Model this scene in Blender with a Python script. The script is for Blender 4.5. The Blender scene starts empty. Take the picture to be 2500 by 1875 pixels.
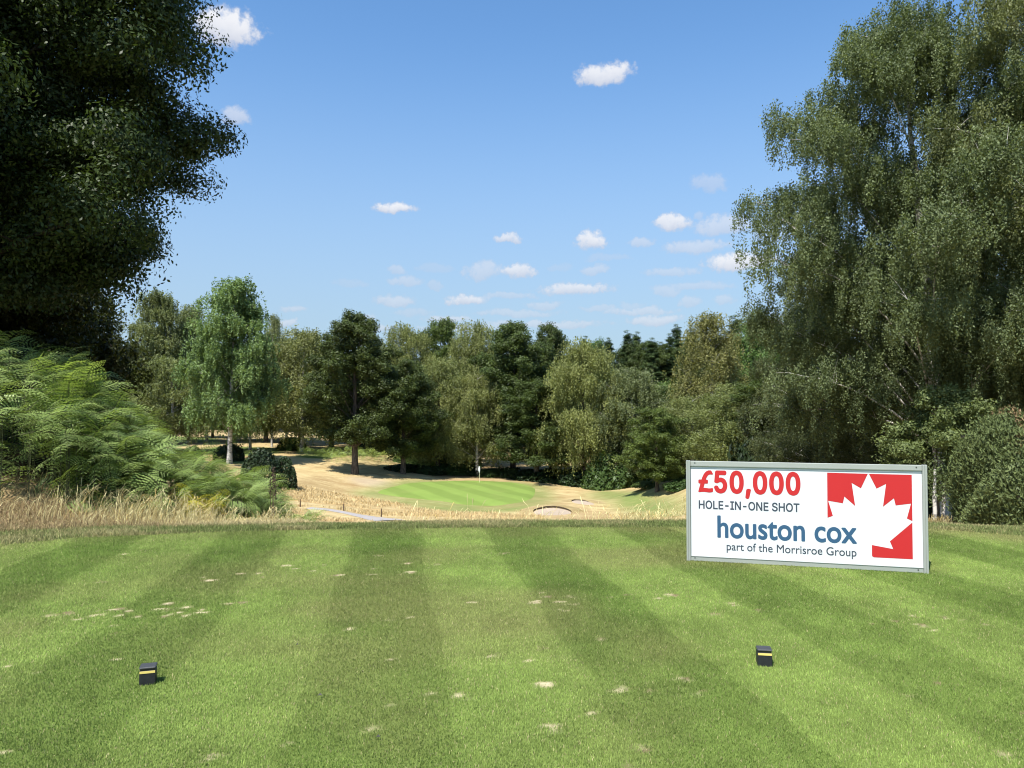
import bpy, math
import numpy as np

# ------------------------------------------------------------------ scene, camera, light
scene = bpy.context.scene
col = scene.collection
R = math.radians
EYE = 1.7            # camera height above the tee
FPX = 1888.0         # focal length in photo pixels (2500 wide)
HORIZ = 1000.0       # photo row of the horizon
PITCH = math.atan((HORIZ - 937.5) / FPX)

cam = bpy.data.cameras.new('camera')
cam.sensor_width = 36.0
cam.lens = FPX / 2500.0 * 36.0
cam.clip_start = 0.1
cam.clip_end = 8000.0
cam_o = bpy.data.objects.new('camera', cam)
cam_o.location = (0, 0, EYE)
cam_o.rotation_euler = (R(90) + PITCH, 0, 0)
col.objects.link(cam_o)
scene.camera = cam_o

SUN_EL, SUN_AZ = R(58), math.atan2(-0.50, -0.866)      # sun behind the left shoulder
SDIR = np.array([math.sin(SUN_AZ) * math.cos(SUN_EL), math.cos(SUN_AZ) * math.cos(SUN_EL), math.sin(SUN_EL)])
sun = bpy.data.lights.new('sun', 'SUN')
sun.energy = 4.7
sun.angle = R(0.55)
sun.color = (1.0, 0.955, 0.88)
sun_o = bpy.data.objects.new('sun', sun)
from mathutils import Vector
sun_o.rotation_euler = Vector(SDIR).to_track_quat('Z', 'Y').to_euler()
sun_o.location = (-20, -20, 40)
col.objects.link(sun_o)

scene.view_settings.view_transform = 'Standard'
scene.view_settings.look = 'None'
scene.view_settings.exposure = 0.80
scene.view_settings.gamma = 1.0
scene.view_settings.use_curve_mapping = False
scene.cycles.max_bounces = 5
scene.cycles.diffuse_bounces = 4
scene.cycles.glossy_bounces = 2
scene.cycles.transmission_bounces = 3
scene.cycles.transparent_max_bounces = 4
scene.cycles.use_denoising = True
scene.cycles.filter_width = 1.1

SKY_STRENGTH = 0.122
SKY_GAIN = (0.64, 0.885, 1.04)

# ------------------------------------------------------------------ node helpers
def N(nt, typ, **kw):
    n = nt.nodes.new(typ)
    for k, v in kw.items():
        if k == 'ins':
            for kk, vv in v.items():
                n.inputs[kk].default_value = vv
        else:
            setattr(n, k, v)
    return n
def L(nt, a, b):
    nt.links.new(a, b)
def math_n(nt, op, a, b=None, c=None, clamp=False):
    n = nt.nodes.new('ShaderNodeMath'); n.operation = op; n.use_clamp = clamp
    for i, v in enumerate((a, b, c)):
        if v is None: continue
        if isinstance(v, (int, float)): n.inputs[i].default_value = v
        else: nt.links.new(v, n.inputs[i])
    return n.outputs[0]
def mixc(nt, fac, a, b, blend='MIX'):
    n = nt.nodes.new('ShaderNodeMix'); n.data_type = 'RGBA'; n.blend_type = blend
    for sock, v in ((n.inputs[0], fac), (n.inputs[6], a), (n.inputs[7], b)):
        if isinstance(v, (int, float)): sock.default_value = v
        elif isinstance(v, (tuple, list)): sock.default_value = (*v[:3], 1)
        else: nt.links.new(v, sock)
    return n.outputs[2]
def noise_n(nt, vec, scale, detail=4, rough=0.55, out=0):
    n = nt.nodes.new('ShaderNodeTexNoise')
    n.inputs['Scale'].default_value = scale; n.inputs['Detail'].default_value = detail
    n.inputs['Roughness'].default_value = rough
    nt.links.new(vec, n.inputs['Vector'])
    return n.outputs[out]
def sstep(nt, v, lo, hi, a=0.0, b=1.0):
    n = nt.nodes.new('ShaderNodeMapRange'); n.interpolation_type = 'SMOOTHSTEP'
    nt.links.new(v, n.inputs[0])
    for i, x in enumerate((lo, hi, a, b)): n.inputs[i + 1].default_value = x
    return n.outputs[0]

# ------------------------------------------------------------------ sky with fair-weather clouds
world = bpy.data.worlds.new('World')
scene.world = world
world.use_nodes = True
wt = world.node_tree
wt.nodes.clear()
w_out = N(wt, 'ShaderNodeOutputWorld')
bg = N(wt, 'ShaderNodeBackground', ins={'Strength': SKY_STRENGTH})
sky = N(wt, 'ShaderNodeTexSky', sky_type='NISHITA')
sky.sun_disc = False
sky.sun_elevation = SUN_EL
sky.sun_rotation = SUN_AZ
sky.air_density = 1.0
sky.dust_density = 0.6
sky.ozone_density = 1.6
tc = N(wt, 'ShaderNodeTexCoord')
sep = N(wt, 'ShaderNodeSeparateXYZ')
L(wt, tc.outputs['Generated'], sep.inputs[0])
nz_az = math_n(wt, 'ARCTAN2', sep.outputs[0], sep.outputs[1])
nz_el = math_n(wt, 'ARCSINE', sep.outputs[2])
cn1 = noise_n(wt, tc.outputs['Generated'], 34, 5, 0.62, out=1)
cs = N(wt, 'ShaderNodeSeparateXYZ'); L(wt, cn1, cs.inputs[0])
cn2 = noise_n(wt, tc.outputs['Generated'], 120, 4, 0.6)
az_w = math_n(wt, 'ADD', nz_az, math_n(wt, 'MULTIPLY', math_n(wt, 'SUBTRACT', cs.outputs[0], 0.5), 0.030))
el_w = math_n(wt, 'ADD', nz_el, math_n(wt, 'MULTIPLY', math_n(wt, 'SUBTRACT', cs.outputs[1], 0.5), 0.020))

cg = bpy.data.node_groups.new('cloud', 'ShaderNodeTree')
for nm, st in (('dens', 'NodeSocketFloat'), ('lum', 'NodeSocketFloat'), ('az', 'NodeSocketFloat'), ('el', 'NodeSocketFloat'), ('fine', 'NodeSocketFloat'),
               ('a0', 'NodeSocketFloat'), ('e0', 'NodeSocketFloat'), ('ia', 'NodeSocketFloat'), ('ie', 'NodeSocketFloat'), ('k', 'NodeSocketFloat')):
    cg.interface.new_socket(nm, in_out='INPUT', socket_type=st)
cg.interface.new_socket('dens', in_out='OUTPUT', socket_type='NodeSocketFloat')
cg.interface.new_socket('lum', in_out='OUTPUT', socket_type='NodeSocketFloat')
gi = cg.nodes.new('NodeGroupInput'); go = cg.nodes.new('NodeGroupOutput')
qa = math_n(cg, 'MULTIPLY', math_n(cg, 'SUBTRACT', gi.outputs['az'], gi.outputs['a0']), gi.outputs['ia'])
qe = math_n(cg, 'MULTIPLY', math_n(cg, 'SUBTRACT', gi.outputs['el'], gi.outputs['e0']), gi.outputs['ie'])
qlow = math_n(cg, 'MULTIPLY', math_n(cg, 'MINIMUM', qe, 0.0), 1.35)
qup = math_n(cg, 'MAXIMUM', qe, 0.0)
rr = math_n(cg, 'ADD', math_n(cg, 'MULTIPLY', qa, qa), math_n(cg, 'ADD', math_n(cg, 'MULTIPLY', qlow, qlow), math_n(cg, 'MULTIPLY', qup, qup)))
body = math_n(cg, 'SUBTRACT', 1.05, rr)
body = math_n(cg, 'ADD', body, math_n(cg, 'MULTIPLY', math_n(cg, 'SUBTRACT', gi.outputs['fine'], 0.5), 1.5))
d1 = math_n(cg, 'MULTIPLY', sstep(cg, body, 0.05, 0.90), gi.outputs['k'])
nd = math_n(cg, 'MAXIMUM', gi.outputs['dens'], d1)
L(cg, nd, go.inputs['dens'])
lm = math_n(cg, 'MULTIPLY', sstep(cg, qe, -0.9, 0.55), d1)
L(cg, math_n(cg, 'MAXIMUM', gi.outputs['lum'], lm), go.inputs['lum'])

CLOUDS = [  # photo column, row, half width, half height, density
 (535, 58, 112, 52, 1), (566, 278, 46, 28, .62), (1475, 174, 92, 34, .95), (965, 507, 66, 16, .95), (1245, 580, 40, 15, .8),
 (1447, 590, 48, 28, .92), (1740, 447, 54, 28, .40), (1645, 543, 56, 24, .9), (1710, 525, 18, 12, .35), (1775, 550, 95, 34, .60),
 (1568, 592, 36, 16, .5), (1700, 602, 100, 22, .55), (1815, 638, 115, 30, .95), (1180, 662, 62, 32, .52), (1265, 663, 54, 24, .82),
 (1455, 658, 46, 16, .45), (1400, 706, 112, 20, .8), (1140, 729, 60, 17, .8), (968, 656, 22, 17, .4), (990, 688, 45, 20, 0.43),
 (1057, 696, 30, 15, .32), (965, 735, 64, 17, 0.52), (1630, 711, 42, 19, .4), (1685, 740, 40, 15, .42), (1775, 730, 36, 16, .4),
 (895, 772, 30, 12, .4), (1010, 762, 60, 13, .3), (1600, 782, 80, 19, 0.61), (720, 757, 40, 10, .45), (700, 787, 40, 14, .55),
 (1462, 752, 55, 11, .36), (1095, 778, 70, 13, 0.55), (1260, 765, 130, 12, 0.41), (1360, 650, 30, 12, .2), (1540, 748, 40, 12, .3),
 (1330, 792, 190, 13, 0.49), (1120, 800, 120, 11, 0.43), (1560, 760, 110, 12, 0.49), (900, 800, 90, 12, 0.49), (1640, 665, 90, 15, 0.43), (1480, 628, 70, 12, .24), (1060, 655, 60, 16, .22), (1240, 722, 90, 11, 0.38), (1700, 700, 120, 14, 0.38), (850, 690, 60, 12, .20), (1330, 745, 60, 14, 0.43), (1900, 560, 80, 40, .35)]
dens = lum = None
for (u, v, hw, hh, k) in CLOUDS:
    dx, dz = (u - 1250) / FPX, (HORIZ - v) / FPX
    g = wt.nodes.new('ShaderNodeGroup'); g.node_tree = cg
    L(wt, az_w, g.inputs['az']); L(wt, el_w, g.inputs['el']); L(wt, cn2, g.inputs['fine'])
    g.inputs['a0'].default_value = math.atan(dx)
    g.inputs['e0'].default_value = math.atan2(dz, math.hypot(1, dx))
    g.inputs['ia'].default_value = FPX * (1 + dx * dx) / hw
    g.inputs['ie'].default_value = FPX / (hh * 1.05)
    g.inputs['k'].default_value = k
    if dens is not None:
        L(wt, dens, g.inputs['dens']); L(wt, lum, g.inputs['lum'])
    dens, lum = g.outputs['dens'], g.outputs['lum']
sky_c = mixc(wt, 1.0, sky.outputs[0], SKY_GAIN, 'MULTIPLY')
# thin high veil that whitens the sky a little towards the horizon, as summer air does
el_t = sstep(wt, nz_el, 0.0, 0.50)
sky_c = mixc(wt, math_n(wt, 'MULTIPLY', math_n(wt, 'SUBTRACT', 1.0, el_t), 0.85), sky_c, (2.08, 2.58, 3.12))
cl_col = mixc(wt, lum, (2.75, 2.95, 3.5), (4.5, 4.5, 4.6))
fin = mixc(wt, math_n(wt, 'MULTIPLY', dens, 0.93), sky_c, cl_col)
L(wt, fin, bg.inputs[0])
L(wt, bg.outputs[0], w_out.inputs[0])

# ------------------------------------------------------------------ geometry helpers
def at(u, v, d):
    """world point seen at photo pixel (u, v) at forward distance d"""
    X, Y, Z = (u - 1250) / FPX, 1.0, (937.5 - v) / FPX
    c, s = math.cos(PITCH), math.sin(PITCH)
    y, z = Y * c - Z * s, Y * s + Z * c
    k = d / y
    return np.array([X * k, d, EYE + z * k])

def np_mesh(name, V, F, mats, attrs=None, smooth=False, parent=None, link=True):
    """one mesh object from arrays; F is (m, k) with k = 3 or 4, or a list of such arrays; attrs: name -> (type, domain, data)"""
    V = np.asarray(V, dtype=np.float32)
    Fs = [np.asarray(f, dtype=np.int32) for f in (F if isinstance(F, list) else [F]) if len(f)]
    me = bpy.data.meshes.new(name)
    me.vertices.add(len(V)); me.vertices.foreach_set('co', V.ravel())
    li = np.concatenate([f.ravel() for f in Fs])
    lens = np.concatenate([np.full(len(f), f.shape[1], dtype=np.int32) for f in Fs])
    me.loops.add(len(li)); me.loops.foreach_set('vertex_index', li)
    me.polygons.add(len(lens))
    st = np.concatenate([[0], np.cumsum(lens)[:-1]]).astype(np.int32)
    me.polygons.foreach_set('loop_start', st)
    me.polygons.foreach_set('loop_total', lens)
    me.polygons.foreach_set('use_smooth', np.full(len(lens), bool(smooth)))
    for m in (mats if isinstance(mats, (list, tuple)) else [mats]):
        me.materials.append(m)
    for an, (ty, dom, data) in (attrs or {}).items():
        a = me.attributes.new(an, ty, dom)
        d = np.asarray(data, dtype=np.float32)
        a.data.foreach_set('color' if ty == 'FLOAT_COLOR' else 'value', d.ravel())
    me.update(calc_edges=True)
    if not link:
        return me
    return put(name, me, parent)

def put(name, me, parent=None):
    o = bpy.data.objects.new(name, me)
    col.objects.link(o)
    if parent is not None:
        o.parent = parent
    return o

def tag(o, label=None, cat=None, group=None, kind=None):
    if label: o['label'] = label
    if cat: o['category'] = cat
    if group: o['group'] = group
    if kind: o['kind'] = kind
    return o

def empty(name, loc, rz=0.0):
    o = bpy.data.objects.new(name, None)
    o.empty_display_size = 0.2
    o.location = loc
    o.rotation_euler = (0, 0, rz)
    col.objects.link(o)
    return o

def unit(a):
    return a / np.maximum(np.linalg.norm(a, axis=-1, keepdims=True), 1e-9)

def tube(pts, rad, sides=6):
    """quads of a tapered tube along a polyline"""
    pts = np.asarray(pts, float); n = len(pts)
    rad = np.asarray(rad, float)
    d = np.gradient(pts, axis=0); d = unit(d)
    ref = np.array([0.0, 0, 1]) if abs(d[:, 2]).mean() < 0.8 else np.array([1.0, 0, 0])
    a = unit(np.cross(d, ref)); b = np.cross(d, a)
    th = np.arange(sides) / sides * 2 * np.pi
    V = pts[:, None, :] + rad[:, None, None] * (np.cos(th)[None, :, None] * a[:, None, :] + np.sin(th)[None, :, None] * b[:, None, :])
    i = np.arange(n - 1)[:, None] * sides; j = np.arange(sides)[None, :]; k = (j + 1) % sides
    F = np.stack([i + j, i + k, i + sides + k, i + sides + j], -1).reshape(-1, 4)
    return V.reshape(-1, 3), F

class Bag:
    """collects pieces of one mesh"""
    def __init__(s): s.V = []; s.F = []; s.n = 0
    def add(s, V, F):
        s.V.append(np.asarray(V, float)); s.F.append(np.asarray(F) + s.n); s.n += len(V)
    def verts(s): return np.concatenate(s.V)
    def faces(s):
        out = []
        for k in sorted({f.shape[1] for f in s.F}):
            out.append(np.concatenate([f for f in s.F if f.shape[1] == k]))
        return out

def box(cx, cy, cz, sx, sy, sz, bev=0.0):
    """box with chamfered vertical and top edges"""
    hx, hy = sx / 2, sy / 2
    z0, z1 = cz - sz / 2, cz + sz / 2
    if bev <= 0:
        V = [(x, y, z) for z in (z0, z1) for x, y in ((-hx, -hy), (hx, -hy), (hx, hy), (-hx, hy))]
        V = np.array(V) + (cx, cy, 0)
        F = [(0, 3, 2, 1), (4, 5, 6, 7)] + [(i, (i + 1) % 4, 4 + (i + 1) % 4, 4 + i) for i in range(4)]
        return V, np.array(F)
    ring = [(-hx + bev, -hy), (hx - bev, -hy), (hx, -hy + bev), (hx, hy - bev), (hx - bev, hy), (-hx + bev, hy), (-hx, hy - bev), (-hx, -hy + bev)]
    ins = [(x * (1 - bev / hx), y * (1 - bev / hy)) for x, y in ring]
    rows = [([*ins], z0), ([*ring], z0 + bev), ([*ring], z1 - bev), ([*ins], z1)]
    V = np.array([(x + cx, y + cy, z) for r_, z in rows for x, y in r_])
    F = []
    for r_ in range(3):
        for i in range(8):
            F.append((r_ * 8 + i, r_ * 8 + (i + 1) % 8, r_ * 8 + 8 + (i + 1) % 8, r_ * 8 + 8 + i))
    for b0, fl in ((0, True), (24, False)):
        for q in ((0, 1, 2, 3), (0, 3, 4, 7), (7, 4, 5, 6)):
            q = tuple(b0 + i for i in q)
            F.append(q[::-1] if fl else q)
    return V, np.array(F)

def vnoise(x, y, seed=0):
    """smooth value noise in 0..1"""
    x = np.asarray(x, float); y = np.asarray(y, float)
    xi = np.floor(x).astype(np.int64); yi = np.floor(y).astype(np.int64)
    fx = x - xi; fy = y - yi
    fx = fx * fx * (3 - 2 * fx); fy = fy * fy * (3 - 2 * fy)
    def h(a, b):
        n = (a * 374761393 + b * 668265263 + seed * 974634777) & 0xffffffff
        n = ((n ^ (n >> 13)) * 1274126177) & 0xffffffff
        return ((n ^ (n >> 16)) & 0xffff) / 65535.0
    return (h(xi, yi) * (1 - fx) + h(xi + 1, yi) * fx) * (1 - fy) + (h(xi, yi + 1) * (1 - fx) + h(xi + 1, yi + 1) * fx) * fy
def fbm(x, y, seed=0, o=4):
    s = 0; a = 1.0; t = 0
    for i in range(o):
        s = s + a * vnoise(x * 2 ** i, y * 2 ** i, seed + i * 17); t += a; a *= 0.55
    return s / t
def smooth(x, a, b):
    t = np.clip((np.asarray(x, float) - a) / (b - a), 0, 1)
    return t * t * (3 - 2 * t)

# ------------------------------------------------------------------ materials
def new_mat(name):
    m = bpy.data.materials.new(name); m.use_nodes = True
    nt = m.node_tree; nt.nodes.clear()
    out = N(nt, 'ShaderNodeOutputMaterial')
    return m, nt, out
def plain(name, c, rough=0.6, metal=0.0, spec=0.4, var=0.12, scale=30, bump=0.0):
    m, nt, out = new_mat(name)
    p = N(nt, 'ShaderNodeBsdfPrincipled', ins={'Roughness': rough, 'Metallic': metal, 'Specular IOR Level': spec})
    t = N(nt, 'ShaderNodeTexCoord')
    nz = noise_n(nt, t.outputs['Object'], scale, 5, 0.6)
    a = tuple(x * (1 - var) for x in c); b = tuple(min(1, x * (1 + var)) for x in c)
    L(nt, mixc(nt, nz, a, b), p.inputs['Base Color'])
    if bump:
        bn = N(nt, 'ShaderNodeBump', ins={'Strength': bump, 'Distance': 0.02}); L(nt, nz, bn.inputs['Height']); L(nt, bn.outputs[0], p.inputs['Normal'])
    L(nt, p.outputs[0], out.inputs[0])
    return m
def leaf_mat(name, dark, light, rough=0.5, spec=0.3, trans=0.28, tcol=None):
    m, nt, out = new_mat(name)
    at_ = N(nt, 'ShaderNodeAttribute', attribute_name='tint')
    oi = N(nt, 'ShaderNodeObjectInfo')
    c = mixc(nt, at_.outputs['Fac'], dark, light)
    c = mixc(nt, 1.0, c, oi.outputs['Color'], 'MULTIPLY')
    p = N(nt, 'ShaderNodeBsdfPrincipled', ins={'Roughness': rough, 'Specular IOR Level': spec})
    L(nt, c, p.inputs['Base Color'])
    tr = N(nt, 'ShaderNodeBsdfTranslucent')
    L(nt, mixc(nt, 1.0, c, tcol or (1.5, 1.5, 0.7), 'MULTIPLY'), tr.inputs[0])
    mx = N(nt, 'ShaderNodeMixShader', ins={0: trans})
    L(nt, p.outputs[0], mx.inputs[1]); L(nt, tr.outputs[0], mx.inputs[2])
    L(nt, mx.outputs[0], out.inputs[0])
    return m
def attr_mat(name, attr='col', rough=0.6, spec=0.25, trans=0.2):
    m, nt, out = new_mat(name)
    a = N(nt, 'ShaderNodeAttribute', attribute_name=attr)
    p = N(nt, 'ShaderNodeBsdfPrincipled', ins={'Roughness': rough, 'Specular IOR Level': spec})
    L(nt, a.outputs['Color'], p.inputs['Base Color'])
    if trans:
        tr = N(nt, 'ShaderNodeBsdfTranslucent'); L(nt, a.outputs['Color'], tr.inputs[0])
        mx = N(nt, 'ShaderNodeMixShader', ins={0: trans})
        L(nt, p.outputs[0], mx.inputs[1]); L(nt, tr.outputs[0], mx.inputs[2]); L(nt, mx.outputs[0], out.inputs[0])
    else:
        L(nt, p.outputs[0], out.inputs[0])
    return m
def bark_mat(name, a, b, scale=(6, 6, 1.2), lo=0.42, hi=0.58):
    m, nt, out = new_mat(name)
    t = N(nt, 'ShaderNodeTexCoord')
    mp = N(nt, 'ShaderNodeMapping'); mp.inputs['Scale'].default_value = scale
    L(nt, t.outputs['Object'], mp.inputs[0])
    nz = noise_n(nt, mp.outputs[0], 1.0, 6, 0.65)
    p = N(nt, 'ShaderNodeBsdfPrincipled', ins={'Roughness': 0.85, 'Specular IOR Level': 0.2})
    L(nt, mixc(nt, sstep(nt, nz, lo, hi), a, b), p.inputs['Base Color'])
    bn = N(nt, 'ShaderNodeBump', ins={'Strength': 0.6, 'Distance': 0.03}); L(nt, nz, bn.inputs['Height']); L(nt, bn.outputs[0], p.inputs['Normal'])
    L(nt, p.outputs[0], out.inputs[0])
    return m

M = {}
M['oak_leaf'] = leaf_mat('oak_leaf', (0.028, 0.040, 0.013), (0.100, 0.130, 0.040), rough=0.5, spec=0.28)
M['birch_leaf'] = leaf_mat('birch_leaf', (0.078, 0.096, 0.038), (0.250, 0.275, 0.125), rough=0.55, spec=0.25)
M['conifer_leaf'] = leaf_mat('conifer_leaf', (0.022, 0.040, 0.018), (0.085, 0.120, 0.050), rough=0.6, trans=0.1)
M['holly_leaf'] = leaf_mat('holly_leaf', (0.009, 0.018, 0.007), (0.040, 0.064, 0.022), rough=0.5, spec=0.25, trans=0.08)
M['shrub_leaf'] = leaf_mat('shrub_leaf', (0.034, 0.058, 0.018), (0.125, 0.180, 0.056))
M['fern_leaf'] = leaf_mat('fern_leaf', (0.120, 0.175, 0.048), (0.410, 0.520, 0.175), rough=0.45, spec=0.35, trans=0.3)
M['birch_bark'] = bark_mat('birch_bark', (0.055, 0.05, 0.045), (0.58, 0.55, 0.50), (2.0, 2.0, 5.0), 0.36, 0.52)
M['dark_bark'] = bark_mat('dark_bark', (0.016, 0.013, 0.011), (0.060, 0.050, 0.040), (9, 9, 1.2), 0.35, 0.65)
M['oak_bark'] = bark_mat('oak_bark', (0.035, 0.028, 0.022), (0.16, 0.13, 0.105), (9, 9, 1.2), 0.35, 0.65)

# ------------------------------------------------------------------ terrain
EDX = [-40, -16, -9, -6.4, -5.7, -4.7, -4.2, -3.2, 0, 2.4, 6.1, 6.9, 10, 16, 40]
EDY = [6.0, 7.0, 8.6, 9.75, 10.35, 10.63, 10.77, 10.96, 11.22, 11.22, 11.0, 10.4, 9.8, 9.0, 7.0]
def fringe_w(x): return np.interp(x, [-8, -6.2, -5, -4, -3, 0, 6, 8], [1.5, 1.25, .72, .58, .50, .55, .6, 1.2])
def tee_edge(x): return np.interp(x, EDX, EDY)

CTRL = []      # (x, y, z)
for u, d, z in [(-2500, 12, .5), (-900, 12.3, .35), (-300, 12, .3), (0, 12, .22), (300, 12.4, .02), (600, 13, -.3), (900, 13.2, -.35), (1250, 13.2, -.38), (1700, 13.2, -.36),
                (2200, 13, -.32), (2500, 12.5, -.25), (3000, 12, -.2), (4500, 12, -.2),
                (-2500, 16, 1.0), (-900, 15, 1.05), (-300, 14.5, 1.15), (0, 14, 1.0), (200, 14, .55), (400, 14.2, 0.05), (600, 15, -.7), (900, 17, -1.0), (1250, 18, -1.15), (1700, 18, -1.1),
                (2200, 17, -.95), (2500, 16, -.75), (3000, 16, -.7), (4500, 16, -.7),
                (-2500, 24, 1.0), (-900, 24, 1.0), (-100, 24, .6), (300, 24, -.3), (650, 26, -2.4), (1250, 30, -3.0), (1750, 28, -2.6), (2250, 25, -1.9), (2700, 24, -1.6), (4500, 24, -1.2),
                (-2500, 45, .5), (-600, 45, -.5), (0, 45, -1.6), (500, 45, -4.0), (900, 45, -5.6), (1300, 45, -5.8), (1750, 42, -4.6), (2300, 40, -3.2), (3000, 40, -2.2), (4500, 40, -1.0),
                (-600, 80, -2.0), (0, 75, -3.6), (350, 75, -5.0), (3000, 80, -3.5), (4500, 80, -1.0), (2300, 75, -5.5),
                (-2500, 100, -1), (-600, 140, -3), (3200, 140, -3.5)]:
    CTRL.append(((u - 1250) / FPX * d, d, z))
for u, v, d in [(700, 1262, 68), (830, 1262, 71), (940, 1266, 72), (1200, 1268, 74), (1500, 1262, 76), (1640, 1258, 76), (700, 1235, 79), (790, 1236, 79), (870, 1250, 80),
                (700, 1205, 88), (700, 1172, 98), (780, 1160, 108), (875, 1159, 112), (960, 1165, 112), (620, 1168, 90), (660, 1150, 105),
                (900, 1204, 101), (1000, 1218, 98), (1100, 1233, 95), (1200, 1240, 93), (1290, 1228, 95), (1100, 1172, 117), (1200, 1173, 118), (1300, 1186, 113), (1320, 1205, 105),
                (1170, 1182, 113), (1400, 1192, 112), (1450, 1205, 108), (1500, 1215, 100), (1560, 1235, 90), (1340, 1250, 86), (1345, 1228, 90), (1440, 1222, 95), (1600, 1215, 92),
                (1640, 1200, 90), (1600, 1180, 95), (1500, 1185, 118), (1700, 1190, 85), (1900, 1150, 75),
                (760, 1118, 125), (700, 1100, 140), (560, 1135, 112), (600, 1090, 150), (450, 1070, 168), (480, 1120, 120), (350, 1065, 170), (880, 1100, 150),
                (1000, 1130, 135), (1150, 1140, 140), (1300, 1140, 140), (1440, 1128, 165), (1660, 1160, 128), (1550, 1140, 150),
                (900, 1072, 190), (1250, 1080, 200), (1600, 1090, 200), (600, 1055, 210), (2000, 1060, 170)]:
    CTRL.append(tuple(at(u, v, d)))
for x, y, z in [(-200, 300, 0), (-60, 320, -2), (60, 320, 0), (170, 300, 3), (300, 220, 2), (-300, 200, 2), (0, 600, 3), (300, 600, 6), (-300, 600, 4), (0, 1500, 0), (1200, 1200, 0), (-1200, 1200, 0), (0, 4000, 0), (3000, 3000, 0), (-3000, 3000, 0)]:
    CTRL.append((x, y, z))
CTRL = np.array(CTRL)
def _q(x, y):
    r = np.hypot(x, y)
    return np.stack([np.arctan2(x, np.maximum(y, 1e-3)) * 2.6, np.log(np.maximum(r, 1.0)) * 2.2], -1)
_CQ = _q(CTRL[:, 0], CTRL[:, 1])
def _k(r2): return np.sqrt(r2 + 0.10 ** 2)
_A = _k(((_CQ[:, None] - _CQ[None]) ** 2).sum(-1)) + np.eye(len(_CQ)) * -0.012
_P = np.concatenate([np.ones((len(_CQ), 1)), _CQ], 1)
_S = np.block([[_A, _P], [_P.T, np.zeros((3, 3))]])
_W = np.linalg.solve(_S, np.concatenate([CTRL[:, 2], np.zeros(3)]))
def height(x, y):
    x = np.asarray(x, float); y = np.asarray(y, float)
    sh = x.shape; xf = x.ravel(); yf = y.ravel()
    out = np.empty(len(xf))
    for i in range(0, len(xf), 40000):
        q = _q(xf[i:i + 40000], yf[i:i + 40000])
        k = _k(((q[:, None] - _CQ[None]) ** 2).sum(-1))
        out[i:i + 40000] = k @ _W[:-3] + np.concatenate([np.ones((len(q), 1)), q], 1) @ _W[-3:]
    far = smooth(np.hypot(xf, yf), 14, 60)
    out = out + (fbm(xf * 0.22, yf * 0.22, 5, 3) - 0.5) * 0.28 * far
    e = yf - tee_edge(xf)
    s = smooth(e, 0.30, 2.4)
    flat = -0.05 + 0.055 * smooth(e, -0.1, 0.05)
    return (flat * (1 - s) + out * s).reshape(sh)
def h1(x, y): return float(height(np.array([x]), np.array([y]))[0])
def hit(u, v, d0=20.0, d1=400.0):
    """where the sight line of photo pixel (u, v) meets the ground"""
    ds = np.geomspace(d0, d1, 900)
    p0, p1 = at(u, v, 1.0), at(u, v, 2.0)
    P = p0[None] + (ds[:, None] - 1.0) * (p1 - p0)[None]
    below = np.nonzero(P[:, 2] < height(P[:, 0], P[:, 1]))[0]
    i = below[0] if len(below) else len(ds) - 1
    return P[i]

def poly_world(pts, **kw): return np.array([hit(u, v, **kw)[:2] for u, v in pts])
def resample(P, n, closed=True):
    P = np.concatenate([P, P[:1]]) if closed else P
    for _ in range(2):                     # corner cutting
        Q = np.empty((2 * (len(P) - 1), 2)); Q[0::2] = P[:-1] * .75 + P[1:] * .25; Q[1::2] = P[:-1] * .25 + P[1:] * .75
        P = np.concatenate([Q, Q[:1]]) if closed else np.concatenate([P[:1], Q, P[-1:]])
    s = np.concatenate([[0], np.cumsum(np.linalg.norm(np.diff(P, axis=0), axis=1))])
    t = np.linspace(0, s[-1], n + 1)[:n] if closed else np.linspace(0, s[-1], n)
    return np.stack([np.interp(t, s, P[:, 0]), np.interp(t, s, P[:, 1])], 1)
def inside(P, x, y):
    r = np.zeros(x.shape, bool)
    for (x0, y0), (x1, y1) in zip(P, np.roll(P, -1, 0)):
        c = (y0 > y) != (y1 > y)
        r ^= c & (x < (x1 - x0) * (y - y0) / (y1 - y0 + 1e-12) + x0)
    return r
def sdist(P, x, y):
    """signed distance to a closed polygon, negative inside"""
    best = np.full(x.shape, 1e9)
    for a, b in zip(P, np.roll(P, -1, 0)):
        ab = b - a; t = np.clip(((x - a[0]) * ab[0] + (y - a[1]) * ab[1]) / (ab @ ab + 1e-9), 0, 1)
        best = np.minimum(best, np.hypot(x - a[0] - t * ab[0], y - a[1] - t * ab[1]))
    return np.where(inside(P, x, y), -best, best)

GREEN = resample(poly_world([(905, 1203), (960, 1187), (1030, 1177), (1120, 1173), (1200, 1174), (1270, 1180), (1308, 1190), (1310, 1205), (1298, 1222), (1240, 1233), (1150, 1235), (1050, 1222), (960, 1212)]), 160)
PATH_L = resample(poly_world([(755, 1241), (780, 1243), (830, 1249), (890, 1260), (955, 1272)]), 60, closed=False)
BUNK1 = resample(poly_world([(1302, 1246), (1330, 1240), (1362, 1240), (1392, 1247), (1402, 1254), (1370, 1259), (1320, 1259), (1300, 1254)]), 60)
BUNK2 = resample(poly_world([(1390, 1224), (1410, 1222), (1440, 1227), (1458, 1232), (1440, 1234), (1405, 1230)]), 50)
FAIR1 = resample(poly_world([(380, 1068), (450, 1066), (520, 1069), (530, 1078), (450, 1081), (380, 1078)], d0=60), 60)
FAIR2 = resample(poly_world([(505, 1094), (560, 1090), (640, 1092), (690, 1098), (680, 1106), (600, 1114), (520, 1108)], d0=60), 60)
FAIR3 = resample(poly_world([(540, 1122), (600, 1120), (660, 1121), (660, 1130), (560, 1134)], d0=60), 60)
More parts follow.
